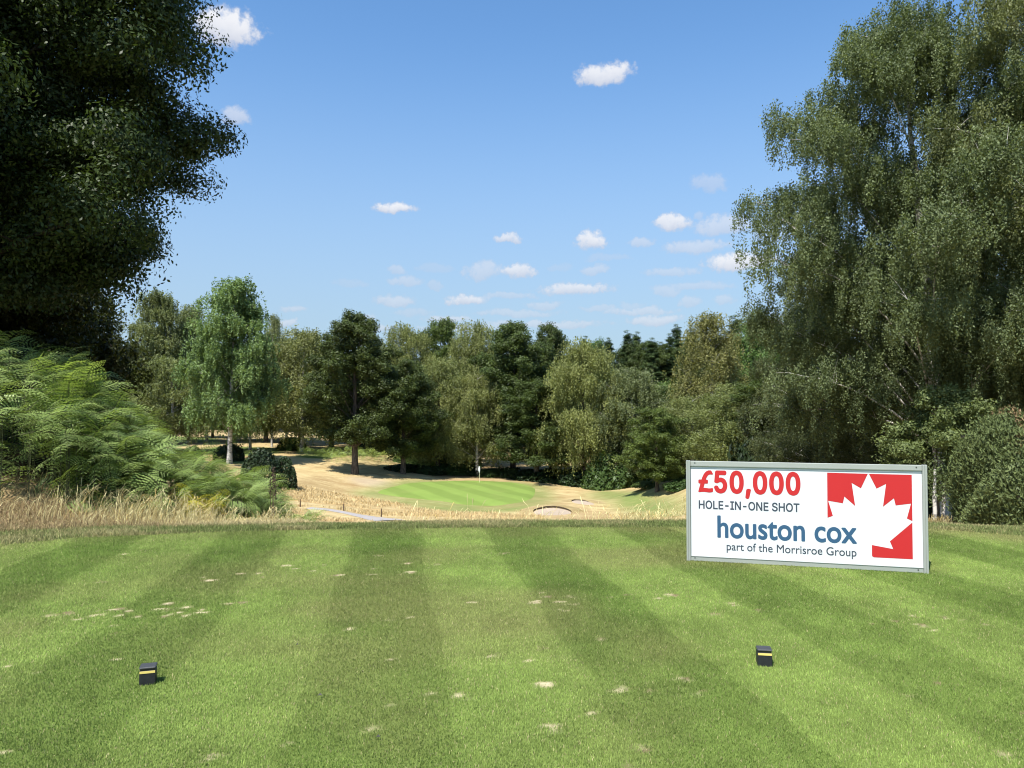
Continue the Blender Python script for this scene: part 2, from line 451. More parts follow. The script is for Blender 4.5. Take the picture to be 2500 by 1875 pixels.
FAIR4 = resample(poly_world([(725, 1115), (770, 1109), (800, 1107), (830, 1110), (815, 1117), (760, 1119)], d0=60), 60)
APRON = resample(poly_world([(860, 1205), (930, 1190), (1050, 1172), (1310, 1178), (1335, 1205), (1330, 1232), (1260, 1246), (1120, 1252), (980, 1226)]), 120)
RSIDE = resample(poly_world([(1430, 1205), (1500, 1196), (1600, 1205), (1670, 1225), (1670, 1262), (1560, 1255), (1500, 1230)]), 80)

def ground_grid():
    rad = np.concatenate([np.linspace(0.6, 8, 10), np.arange(8.4, 20, 0.35), np.geomspace(20, 62, 44)[1:], np.arange(63, 135, 0.75), np.geomspace(136, 420, 110), np.geomspace(440, 6000, 34)])
    ang = np.concatenate([np.arange(-44, 44.01, 0.28), np.linspace(47, 313, 60)])
    ang = np.radians(ang)
    Rr, A = np.meshgrid(rad, ang, indexing='ij')
    x = (Rr * np.sin(A)); y = (Rr * np.cos(A))
    n, m = x.shape
    z = height(x, y)
    V = np.stack([x, y, z], -1).reshape(-1, 3)
    i = np.arange(n - 1)[:, None] * m; j = np.arange(m)[None]; k = (j + 1) % m
    F = np.stack([i + j, i + k, i + m + k, i + m + j], -1).reshape(-1, 4)
    # the middle: one fan closed by quads onto a centre vertex
    c = len(V)
    V = np.concatenate([V, [[0, 0, -0.05]]])
    jj = np.arange(m)
    T = np.stack([np.full(m, c), (jj + 1) % m, jj], -1)
    return V, [T, F]
GV, GF = ground_grid()
gx, gy = GV[:, 0], GV[:, 1]
gr = np.hypot(gx, gy)
fine = fbm(gx * 0.35, gy * 0.35, 3, 4)
lush = np.zeros(len(GV)); litter = np.zeros(len(GV)); pale = np.zeros(len(GV))
lush = np.maximum(lush, smooth(-sdist(APRON, gx, gy), -3.0, 1.0) * (0.70 + .5 * (fine - .5)))
lush = np.maximum(lush, smooth(-sdist(RSIDE, gx, gy), -3.0, 2.0) * 0.95 * (0.85 + .6 * (fine - .5)))
for P_ in (FAIR1, FAIR2, FAIR3, FAIR4):
    lush = np.maximum(lush, smooth(-sdist(P_, gx, gy), -2.5, 1.0) * 0.9)
e_ = gy - tee_edge(gx)
fringe = smooth(e_, -0.6, 0.0) * (1 - smooth(e_ / fringe_w(gx), 0.85, 1.4)) * (gr < 40)
lush = np.maximum(lush, fringe * 0.55)
lush = np.where((gr < 12) & (e_ < 0.3), 0.8, lush)
# woodland floor under the trees
def uv_of(x, y): return 1250 + x / np.maximum(y, .1) * FPX
uu = uv_of(gx, gy)
wood = np.zeros(len(GV))
wood = np.maximum(wood, smooth(gy, 119, 124) * (1 - smooth(gy, 128, 150)) * smooth(uu, 960, 1020) * (1 - smooth(uu, 1420, 1480)))
wood = np.maximum(wood, smooth(uu, 1830, 1900) * smooth(gr, 19, 25) * (gy > 0))
wood = np.maximum(wood, (1 - smooth(uu, 250, 420)) * smooth(gr, 17, 22) * (gy > 0))
wood = np.maximum(wood, smooth(gr, 210, 260))
litter = wood * (0.7 + .6 * (fine - .3))
pale = smooth(fbm(gx * 0.13 + 9, gy * 0.05, 8, 3), .45, .7)
# pale worn ground beside the oak
worn = smooth(-sdist(resample(poly_world([(840, 1165), (900, 1166), (960, 1178), (940, 1190), (880, 1188)]), 40), gx, gy), -1.5, 1.5)
bank = (1 - smooth(uu, 480, 640)) * smooth(e_, 0.4, .8) * (gr < 18) * (gy > 0)
fern_floor = (1 - smooth(uu, 520, 660)) * smooth(e_ / fringe_w(gx), 2.2, 3.0) * (gr < 20) * (gy > 0)
litter = np.clip(np.maximum(np.maximum(litter, bank * 0.35), fern_floor), 0, 1)
zone = np.stack([np.clip(lush, 0, 1), litter, np.clip(pale, 0, 1), np.clip(worn, 0, 1)], -1)

m, nt, out = new_mat('ground')
za = N(nt, 'ShaderNodeAttribute', attribute_name='zone')
zs = N(nt, 'ShaderNodeSeparateColor'); L(nt, za.outputs['Color'], zs.inputs[0])
gp = N(nt, 'ShaderNodeNewGeometry')
n1 = noise_n(nt, gp.outputs['Position'], 0.35, 6, 0.65)
n2 = noise_n(nt, gp.outputs['Position'], 9.0, 5, 0.7)
mpg = N(nt, 'ShaderNodeMapping'); mpg.inputs['Scale'].default_value = (0.5, 1.6, 1.0); L(nt, gp.outputs['Position'], mpg.inputs[0])
n3 = noise_n(nt, mpg.outputs[0], 1.1, 5, 0.7)
straw = mixc(nt, sstep(nt, n1, .35, .65), (0.36, 0.262, 0.125), (0.47, 0.365, 0.185))
straw = mixc(nt, math_n(nt, 'MULTIPLY', sstep(nt, n3, .48, .66), .7), straw, (0.58, 0.47, 0.25))
n5 = noise_n(nt, mpg.outputs[0], .28, 6, 0.75)
straw = mixc(nt, sstep(nt, n5, .50, .62, 0, .55), straw, (0.27, 0.18, 0.075))
straw = mixc(nt, math_n(nt, 'MULTIPLY', zs.outputs[2], .35), straw, (0.24, 0.15, 0.075))
straw = mixc(nt, math_n(nt, 'MULTIPLY', za.outputs['Alpha'], .7), straw, (0.36, 0.29, 0.21))
lushc = mixc(nt, n3, (0.10, 0.150, 0.036), (0.19, 0.245, 0.072))
lushc = mixc(nt, math_n(nt, 'MULTIPLY', sstep(nt, n1, .5, .75), .5), lushc, (0.22, 0.20, 0.075))
c = mixc(nt, zs.outputs[0], straw, lushc)
c = mixc(nt, zs.outputs[1], c, mixc(nt, n2, (0.022, 0.017, 0.010), (0.085, 0.062, 0.035)))
c = mixc(nt, 0.5, c, mixc(nt, n2, (0.55, 0.55, 0.55), (1.45, 1.45, 1.45)), 'MULTIPLY')
p = N(nt, 'ShaderNodeBsdfPrincipled', ins={'Roughness': 0.9, 'Specular IOR Level': 0.1})
L(nt, c, p.inputs['Base Color'])
bn = N(nt, 'ShaderNodeBump', ins={'Strength': 0.5, 'Distance': 0.08}); L(nt, n2, bn.inputs['Height']); L(nt, bn.outputs[0], p.inputs['Normal'])
L(nt, p.outputs[0], out.inputs[0])
M['ground'] = m
tag(np_mesh('ground', GV, GF, m, {'zone': ('FLOAT_COLOR', 'POINT', zone)}, smooth=True), 'sun scorched straw coloured ground falling from the tee to the green', 'ground', kind='structure')

def drape(P, name, mat, off, rings=14, crown=0.0, attrs=None):
    """a sheet over the ground inside a star-shaped outline"""
    c = P.mean(0); n = len(P)
    ks = np.linspace(0, 1, rings + 1)[1:]
    X = c[None, None] + (P - c)[None] * ks[:, None, None]
    X = X.reshape(-1, 2)
    edge = np.repeat(ks, n)
    z = height(X[:, 0], X[:, 1]) + off * np.where(edge > .995, 0.0, 1.0) + crown * (1 - edge ** 2)
    z = np.where(edge > .995, height(X[:, 0], X[:, 1]) - 0.03, z)
    V = np.concatenate([np.column_stack([X, z]), [[c[0], c[1], h1(*c) + off + crown]]])
    i = np.arange(rings - 1)[:, None] * n; j = np.arange(n)[None]; k = (j + 1) % n
    F = np.stack([i + j, i + n + j, i + n + k, i + k], -1).reshape(-1, 4)
    T = np.stack([np.full(n, len(V) - 1), np.arange(n), (np.arange(n) + 1) % n], -1)
    area = (P[:, 0] * np.roll(P[:, 1], -1) - np.roll(P[:, 0], -1) * P[:, 1]).sum()
    if area < 0:
        F = F[:, ::-1]; T = T[:, ::-1]
    return np_mesh(name, V, [T, F], mat, smooth=True)

def turf_mat(name, a, b, dry, stripe_dir=None, period=5.0, amt=0.3, nscale=0.8):
    m, nt, out = new_mat(name)
    g = N(nt, 'ShaderNodeNewGeometry')
    n1 = noise_n(nt, g.outputs['Position'], nscale, 5, 0.6)
    n2 = noise_n(nt, g.outputs['Position'], 0.22, 3, 0.5)
    c = mixc(nt, n1, a, b)
    if stripe_dir is not None:
        s = N(nt, 'ShaderNodeSeparateXYZ'); L(nt, g.outputs['Position'], s.inputs[0])
        q = math_n(nt, 'ADD', math_n(nt, 'MULTIPLY', s.outputs[0], stripe_dir[0]), math_n(nt, 'MULTIPLY', s.outputs[1], stripe_dir[1]))
        w = sstep(nt, math_n(nt, 'SINE', math_n(nt, 'MULTIPLY', q, 2 * math.pi / period)), -0.5, 0.5)
        c = mixc(nt, math_n(nt, 'MULTIPLY', w, amt), c, tuple(x * 0.62 for x in a))
    c = mixc(nt, sstep(nt, n2, .5, .8, 0, .45), c, dry)
    p = N(nt, 'ShaderNodeBsdfPrincipled', ins={'Roughness': 0.85, 'Specular IOR Level': 0.15})
    L(nt, c, p.inputs['Base Color'])
    L(nt, p.outputs[0], out.inputs[0])
    return m
M['green'] = turf_mat('green_turf', (0.160, 0.230, 0.048), (0.205, 0.285, 0.064), (0.22, 0.25, 0.075), (0.80, 0.60), 4.4, 0.35)
M['fairway'] = turf_mat('fairway_turf', (0.115, 0.165, 0.040), (0.165, 0.205, 0.060), (0.30, 0.25, 0.10), None, nscale=0.4)
tag(drape(GREEN, 'putting_green', M['green'], 0.07, crown=0.25), 'smooth bright green putting surface with diagonal mowing bands around the flag', 'putting green', kind='structure')
for P_, nm in ((FAIR1, 'far'), (FAIR2, 'middle'), (FAIR3, 'near'), (FAIR4, 'small')):
    tag(drape(P_, 'fairway', M['fairway'], 0.06, rings=8), 'patch of mown green fairway beyond the dry slope', 'fairway', kind='structure')
M['sand'] = plain('bunker_sand', (0.38, 0.305, 0.23), rough=0.95, spec=0.1, var=0.25, scale=3)
M['path'] = plain('path_gravel', (0.33, 0.305, 0.29), rough=0.95, spec=0.1, var=0.15, scale=2.5)
M['lip'] = plain('bunker_lip_soil', (0.055, 0.040, 0.026), rough=0.95, spec=0.1, var=0.4, scale=2.0)

def bunker(P, depth, label):
    """sunken look from a raised turf-and-soil lip round the far side and a sand floor"""
    tag(drape(P, 'bunker', M['sand'], 0.06, rings=6), label, 'bunker', kind='structure')
    c = P.mean(0); B = Bag(); rng = np.random.default_rng(4)
    d = unit(P - c)
    far = d[:, 1] > -0.1
    idx = np.nonzero(far)[0]
    st = idx[np.nonzero(np.diff(np.concatenate([[idx[-1] - len(P)], idx])) > 1)[0]]
    s0 = st[0] if len(st) else idx[0]
    seq = [(s0 + i) % len(P) for i in range(far.sum())]
    Q = P[seq]; n = len(Q)
    w = np.sin(np.linspace(0, np.pi, n)) ** 0.5
    hz = height(Q[:, 0], Q[:, 1])
    dq = unit(Q - c)
    jit = rng.random(n) * .10
    rows = [np.column_stack([Q - dq * .1, hz - .1]), np.column_stack([Q - dq * .05, hz + depth * w * (0.8 + jit)]), np.column_stack([Q + dq * .5, hz + depth * w * (.95 + jit)]),
            np.column_stack([Q + dq * 2.2, height(*(Q + dq * 2.2).T) - .05])]
    V = np.concatenate(rows)
    F = [(r_ * n + i, r_ * n + i + 1, (r_ + 1) * n + i + 1, (r_ + 1) * n + i) for r_ in range(3) for i in range(n - 1)]
    F = np.array(F)
    me = np_mesh('bunker_lip', V, F, [M['lip'], M['ground']], {'zone': ('FLOAT_COLOR', 'POINT', np.tile([0.1, 0.12, .6, 0], (len(V), 1)))}, smooth=False)
    mi = np.zeros(len(F), dtype=np.int32); mi[n - 1:] = 1
    me.data.polygons.foreach_set('material_index', mi)
    tag(me, 'dark eroded turf lip around the back of ' + label, 'bunker lip', kind='structure')
bunker(BUNK1, 0.24, 'the larger pale sand bunker right of the green')
bunker(BUNK2, 0.18, 'the narrow sand bunker on the right shoulder of the green')

def ribbon(P, w0, w1, name, mat, off):
    d = unit(np.gradient(P, axis=0)); nrm = np.column_stack([-d[:, 1], d[:, 0]])
    w = np.linspace(w0, w1, len(P))[:, None]
    cols = [P + nrm * w * k for k in (-1, -.5, 0, .5, 1)]
    V = np.concatenate([np.column_stack([c_, height(c_[:, 0], c_[:, 1]) + (off if 0 < i < 4 else off - .05)]) for i, c_ in enumerate(cols)])
    n = len(P)
    F = np.array([(k * n + i, (k + 1) * n + i, (k + 1) * n + i + 1, k * n + i + 1) for k in range(4) for i in range(n - 1)])
    o = np_mesh(name, V, F, mat, smooth=True)
    return o
tag(ribbon(PATH_L, .7, 1.5, 'path', M['path'], 0.07), 'pale grey gravel path curving through the dry grass below the tee', 'path', kind='structure')

# ------------------------------------------------------------------ the tee: turf sheet, mown blades, bare scrapes
SCR = [(110,407),(235,440),(15,455),(55,505),(180,510),(310,430),(355,453),(440,420),(430,438),(525,412),(533,438),(575,420),(610,445),(517,480),(517,515),(740,388),(700,412),(745,415),(805,407),(785,428),(820,438),(885,412),(885,428),(740,440),(985,392),(1060,383),(885,277),(910,290),(1045,263),(1130,260),(1145,275),(1205,212),(1265,205),(1245,227),(1280,240),(1350,250),(1400,225),(1400,265),(1460,268),(1520,212),(1580,182),(1640,182),(1635,240),(1600,265),(1765,217),(1780,255),(1730,265),(1780,180),(1890,220),(455,297),(545,178),(2045,384),(1930,392),(1525,497),(1780,447),(1670,460),(680,622),(520,624),(65,650),(180,680),(1560,615),(1690,622),(1910,662),(2060,615),(2130,607),(2015,700),(2010,725),(1885,770),(1995,775),(1745,803),(1690,820),(1280,972),(70,903),(10,970),(30,1020),(1615,920),(930,1030),(2180,175),(2090,180),(60,283)]
SCR2 = [(125,165),(150,183),(105,205),(245,182),(210,203),(215,240),(255,215),(310,190),(425,185),(480,175),(625,190),(680,176),(950,215),(1055,242),(870,257),(365,360),(135,400),(75,452),(145,440),(160,455),(290,433),(300,487),(150,555),(460,580),(480,568),(575,580),(745,530),(705,570),(800,590),(1040,575),(990,535),(340,675),(80,660),(165,735),(545,820),(805,830),(480,897),(1460,820),(1690,603),(1815,547),(2005,555),(1995,605),(1710,265),(1850,270),(1920,282),(2030,302),(2130,300),(1825,325),(1645,290),(1530,295),(1750,303),(2190,680),(2190,600),(2100,850)]
rng = np.random.default_rng(11)
SP = []
for lst, u0, v0 in ((SCR, 0, 1250), (SCR2, 1250, 1350)):
    for cx, cy in lst:
        u, v = u0 + cx * .565, v0 + cy * .565
        d = EYE * FPX / (v - HORIZ)
        SP.append(((u - 1250) / FPX * d, d))
SP = np.array(SP)
SR = rng.uniform(0.026, 0.066, len(SP)); SA = rng.uniform(0, 3.14, len(SP)); SE = rng.uniform(0.5, 1.0, len(SP)); SK = rng.uniform(0.55, 1.0, len(SP))
SK[((SP[:, 1] < 6.3))] *= 0.9; SR[SP[:, 1] < 6.3] *= 0.80

def bare_at(x, y):
    b = np.zeros(x.shape)
    wx = x + (vnoise(x * 22, y * 22, 1) - .5) * .07; wy = y + (vnoise(x * 22, y * 22, 2) - .5) * .07
    for (px, py), r_, a, e, k in zip(SP, SR, SA, SE, SK):
        s = np.nonzero((np.abs(x - px) < .25) & (np.abs(y - py) < .25))[0]
        if not len(s): continue
        dx, dy = wx[s] - px, wy[s] - py
        q = np.hypot((dx * math.cos(a) + dy * math.sin(a)) / r_, (-dx * math.sin(a) + dy * math.cos(a)) / (r_ * e))
        b[s] = np.maximum(b[s], k * (1 - smooth(q, .55, 1.25)))
    return b
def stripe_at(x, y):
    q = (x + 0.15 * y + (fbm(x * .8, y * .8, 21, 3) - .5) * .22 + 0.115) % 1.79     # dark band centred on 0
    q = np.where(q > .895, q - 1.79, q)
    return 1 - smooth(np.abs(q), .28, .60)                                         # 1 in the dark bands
def turf_col(x, y, r):
    s = stripe_at(x, y); mo = fbm(x * 1.6, y * 1.6, 31, 4); mo2 = fbm(x * .45, y * .45, 37, 3)
    fade = np.clip(.80 + 1.3 * (fbm(x * .6 + 7, y * .35, 44, 3) - .5), .15, 1.1)
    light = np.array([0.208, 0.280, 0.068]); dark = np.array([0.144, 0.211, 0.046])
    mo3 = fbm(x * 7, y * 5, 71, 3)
    c = light + (dark - light) * (s * fade * (.50 + .50 * smooth(y, 3.5, 9)))[:, None]  # blade-lean sheen put into the colour, weaker near the camera like its viewing-angle effect
    c = c * (0.56 + .50 * mo + .38 * mo3)[:, None]
    dry = smooth(mo2, .52, .78) * .45 + smooth(y - tee_edge(x), -1.1, 0) * .3 + smooth(-x - .62 * y, -0.6, 1.2) * .35 * smooth(y, 7, 10)
    dry = np.clip(dry, 0, .8)
    c = c + (np.array([0.255, 0.235, 0.095]) - c) * dry[:, None]
    return c

def tee_sheet():
    ys = np.concatenate([np.linspace(-9, 3, 14), np.linspace(0, 1, 190) ** 1.0])
    xs = np.concatenate([np.linspace(-17, -9.5, 16), np.arange(-9.4, 9.4, 0.055), np.linspace(9.5, 17, 16)])
    X = np.repeat(xs[None], len(ys), 0)
    Y = np.where(ys[:14, None] > -99, ys[:14, None], 0) + 0 * X[:14]
    t = ys[14:, None]
    Y = np.concatenate([Y, 3.05 + t * (tee_edge(X[14:]) - 3.05)])
    z = np.zeros_like(X)
    V = np.stack([X, Y, z], -1).reshape(-1, 3)
    n, m_ = X.shape
    i = np.arange(n - 1)[:, None] * m_; j = np.arange(m_ - 1)[None]
    F = np.stack([i + j, i + j + 1, i + m_ + j + 1, i + m_ + j], -1).reshape(-1, 4)
    b = bare_at(V[:, 0], V[:, 1])
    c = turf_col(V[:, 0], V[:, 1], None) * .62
    soil = smooth(fbm(V[:, 0] * 26, V[:, 1] * 26, 83, 3), .50, .62)[:, None]
    c = c + (np.array([.52, .43, .28]) * (1 - soil) + np.array([.17, .12, .075]) * soil - c) * b[:, None]
    mt = attr_mat('tee_turf', rough=0.9, spec=0.05, trans=0)
    return np_mesh('tee_lawn', V, F, mt, {'col': ('FLOAT_COLOR', 'POINT', np.column_stack([c, np.ones(len(c))]))}, smooth=True)
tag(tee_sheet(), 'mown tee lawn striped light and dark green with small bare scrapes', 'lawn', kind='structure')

def blades(name, x, y, z, ln, w, lean, colr, mat, label, cat='grass', bend=True):
    """grass blades: two-segment tapered strips"""
    n = len(x); rng = np.random.default_rng(len(x))
    a = rng.uniform(0, 2 * np.pi, n)
    side = np.column_stack([np.cos(a), np.sin(a), np.zeros(n)]) * (w / 2)[:, None]
    b = np.column_stack([x, y, z])
    mid = b + np.column_stack([lean[:, 0] * ln * .35, lean[:, 1] * ln * .35, ln * .6])
    tip = b + np.column_stack([lean[:, 0] * ln, lean[:, 1] * ln, ln * np.sqrt(np.clip(1.15 - (lean ** 2).sum(1), .1, 1))])
    V = np.stack([b - side, b + side, mid + side * .8, mid - side * .8, tip], 1).reshape(-1, 3)
    i = np.arange(n) * 5
    Q = np.stack([i, i + 1, i + 2, i + 3], -1); T = np.stack([i + 3, i + 2, i + 4], -1)
    cc = np.column_stack([colr, np.ones(n)])
    return tag(np_mesh(name, V, [T, Q], mat, {'col': ('FLOAT_COLOR', 'FACE', np.concatenate([cc, cc]))}), label, cat, kind='stuff')
M['blade'] = attr_mat('grass_blade', rough=0.6, spec=0.14, trans=0.25)

def tee_grass():
    rng = np.random.default_rng(5)
    n = 1100000
    y = 3.2 + (12.2 - 3.2) * rng.random(n) ** 1.15
    x = (rng.random(n) * 2 - 1) * (.70 * y + 1.0)
    k = (y < tee_edge(x) - .02)
    x, y = x[k], y[k]
    b = bare_at(x, y)
    keep = rng.random(len(x)) > b * .96
    x, y, b = x[keep], y[keep], b[keep]
    n = len(x)
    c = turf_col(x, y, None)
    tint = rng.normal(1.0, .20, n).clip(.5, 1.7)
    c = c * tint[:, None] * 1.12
    straw = rng.random(n) < (.05 + b * .75)
    c[straw] = np.array([.42, .37, .19]) * tint[straw][:, None]
    ln = rng.uniform(.010, .022, n) * (1 - .35 * b)
    w = rng.uniform(.0022, .0038, n) * (0.75 + y / 14)
    s = stripe_at(x, y)
    lean = rng.normal(0, .38, (n, 2)); lean[:, 1] += np.where(s > .5, -.25, .28)
    lean = lean.clip(-.95, .95)
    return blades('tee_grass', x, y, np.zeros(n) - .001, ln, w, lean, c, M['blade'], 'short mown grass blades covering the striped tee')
tee_grass()

def fringe_grass():
    rng = np.random.default_rng(6)
    n = 130000
    x = rng.uniform(-9.5, 10.5, n); e = rng.uniform(-.05, 1.12, n) * fringe_w(x)
    y = tee_edge(x) + e
    patch = fbm(x * 1.3, y * 2.0, 61, 3)
    keep = rng.random(n) < .35 + .9 * patch
    x, y, e, patch = x[keep], y[keep], e[keep], patch[keep]; n = len(x)
    gcol = np.array([.175, .215, .070]); dcol = np.array([.42, .36, .18])
    t = np.clip(smooth(patch + rng.normal(0, .16, n), .40, .70) * .75 + .25 * smooth(e / fringe_w(x), .6, 1.05), 0, 1)
    c = (gcol + (dcol - gcol) * t[:, None]) * rng.normal(1, .25, n).clip(.4, 1.8)[:, None]
    ln = rng.uniform(.025, .065, n) * (.7 + .6 * patch); w = rng.uniform(.005, .009, n)
    lean = rng.normal(0, .42, (n, 2)).clip(-.95, .95)
    blades('fringe_grass', x, y, height(x, y), ln, w, lean, c, M['blade'], 'longer rough grass fringe along the far edge of the tee')
fringe_grass()

# straw-coloured rough on the bank, at the lip of the tee and on the slopes below
def seed_stalks(name, x, y, z, L_, label, rng, wid=.0048, head=True, colr=None):
    """arching dry stems with drooping seed heads"""
    n = len(x)
    a = rng.normal(0.3, 1.5, n); arch = rng.uniform(.12, .6, n) * L_
    arch = arch * 1.25
    dirs = np.column_stack([np.cos(a), np.sin(a), np.zeros(n)])
    ts = np.array([0, .35, .7, .9, 1.0])
    b = np.column_stack([x, y, z])
    sd = rng.uniform(0, 6.28, n); side = np.column_stack([np.cos(sd), np.sin(sd), np.zeros(n)])
    rows = []
    wv = wid * np.array([1, .9, .7, 1.9 if head else .5, .35])
    for t, w in zip(ts, wv):
        p_ = b + dirs * (arch * t ** 2.4)[:, None]
        p_[:, 2] += L_ * (t - .16 * t ** 4 * rng.uniform(.2, 2.0, n))
        rows += [p_ - side * (w / 2), p_ + side * (w / 2)]
    V = np.stack(rows, 1).reshape(-1, 3)
    i = np.arange(n)[:, None] * 10
    F = np.concatenate([np.concatenate([i + 2 * k, i + 2 * k + 1, i + 2 * k + 3, i + 2 * k + 2], 1)[:, None] for k in range(4)], 1).reshape(-1, 4)
    base = np.array([.60, .525, .27]) if colr is None else np.array(colr)
    c = base * rng.normal(1, .22, n).clip(.45, 1.6)[:, None]
    brown = rng.random(n) < .22
    c[brown] *= np.array([.80, .68, .50])
    c = np.repeat(np.column_stack([c, np.ones(n)]), 4, 0)
    return tag(np_mesh(name, V, F, M['blade'], {'col': ('FLOAT_COLOR', 'FACE', c)}), label, 'dry grass', kind='stuff')

def bank_grass():
    rng = np.random.default_rng(8)
    n = 5200
    u = rng.uniform(-60, 730, n)
    lo = np.interp(u, [-60, 0, 200, 400, 500, 620, 730], [11.2, 11.2, 11.2, 11.35, 11.5, 11.6, 11.8])
    d = lo + np.abs(rng.normal(0, .65, n)) * np.interp(u, [0, 300, 600, 730], [1.1, 1.0, .8, .5]) - .1
    x = (u - 1250) / FPX * d
    thin = np.interp(u, [-60, 60, 200, 330, 640, 700, 730], [.10, .14, .42, .85, .95, .7, .3])
    k = (rng.random(n) < thin * (.45 + .9 * fbm(x * 1.6, d * 1.6, 77, 3))) & (d > tee_edge(x) + fringe_w(x) * .95)
    x, d, u = x[k], d[k], u[k]; n = len(x)
    L_ = rng.uniform(.16, .60, n) * np.interp(u, [0, 300, 640, 730], [.75, .82, .66, .52]) * (.35 + .65 * smooth(d - tee_edge(x), .6, 1.6)) * (.30 + 1.4 * fbm(x * 1.7, d * 1.7, 91, 2))
    seed_stalks('dry_grass', x, d, height(x, d) - .01, L_, 'tall dry seeding grass in front of the bracken bank', rng)
    # matted dead grass on the bank
    n = 60000
    x = rng.uniform(-10.5, -3.2, n); e = fringe_w(x) * .85 + rng.random(n) * 1.7; y = tee_edge(x) + e
    t = rng.random(n)
    c = (np.array([.27, .185, .11]) * (1 - t)[:, None] + np.array([.48, .39, .19]) * t[:, None]) * rng.normal(1, .22, n).clip(.4, 1.7)[:, None]
    mixr = smooth(uv_of(x, y), 330, 560)
    c = c * (1 - mixr)[:, None] + (np.array([.54, .46, .245]) * rng.normal(1, .2, n).clip(.5, 1.5)[:, None]) * mixr[:, None]
    blades('dead_grass', x, y, height(x, y) - .005, rng.uniform(.03, .11, n), rng.uniform(.006, .012, n), rng.normal(0, .6, (n, 2)).clip(-.95, .95), c, M['blade'],
           'matted reddish brown dead grass on the bank at the left of the tee', 'dead grass')
bank_grass()

def lip_stalks():
    rng = np.random.default_rng(9)
    n = 1050
    u = np.concatenate([rng.uniform(960, 1670, 420), rng.normal(1590, 75, 480)])
    u = u[(u < 1690) & (u > 950)]; n = len(u)
    d = 12.75 + np.abs(rng.normal(0, .35, n)); x = (u - 1250) / FPX * d
    L_ = rng.uniform(.10, .30, n) * np.where(rng.random(n) < .22, 1.75, 1.0) + .05
    seed_stalks('seeding_grass', x, d, height(x, d) - .02, L_, 'thin pale seeding stalks standing up behind the far lip of the tee', rng, wid=.006)
    n = 500; u = rng.normal(2290, 20, n); d = rng.uniform(15.5, 17.5, n); x = (u - 1250) / FPX * d
    seed_stalks('dry_tuft', x, d, height(x, d) - .02, rng.uniform(.1, .4, n), 'dry grass tuft by the white birch stems right of the sign', rng, wid=.008, colr=(.30, .25, .12))
lip_stalks()

def slope_grass():
    """standing straw-coloured rough on the slope between the path and the green"""
    rng = np.random.default_rng(10)
    n = 26000
    u = rng.uniform(690, 1330, n); d = rng.uniform(66, 96, n); x = (u - 1250) / FPX * d
    g = sdist(APRON, x, d); ok = (g > 1.0)
    pd = np.min(np.hypot(x[:, None] - PATH_L[None, ::3, 0], d[:, None] - PATH_L[None, ::3, 1]), 1); ok &= pd > 2.0
    for P_ in (BUNK1, BUNK2): ok &= sdist(P_, x, d) > 1.2
    pt = fbm(x * .10, d * .22, 55, 4); ok &= pt + rng.normal(0, .05, n) > .47
    x, d = x[ok], d[ok]; n = len(x)
    c = np.array([.60, .465, .245]) * rng.normal(1, .16, n).clip(.5, 1.5)[:, None]
    blades('rough_grass', x, d, height(x, d) - .02, rng.uniform(.12, .42, n), rng.uniform(.05, .10, n), rng.normal(0, .35, (n, 2)).clip(-.9, .9), c, M['blade'], 'standing straw coloured rough on the slope between the path and the green', 'rough grass')
slope_grass()

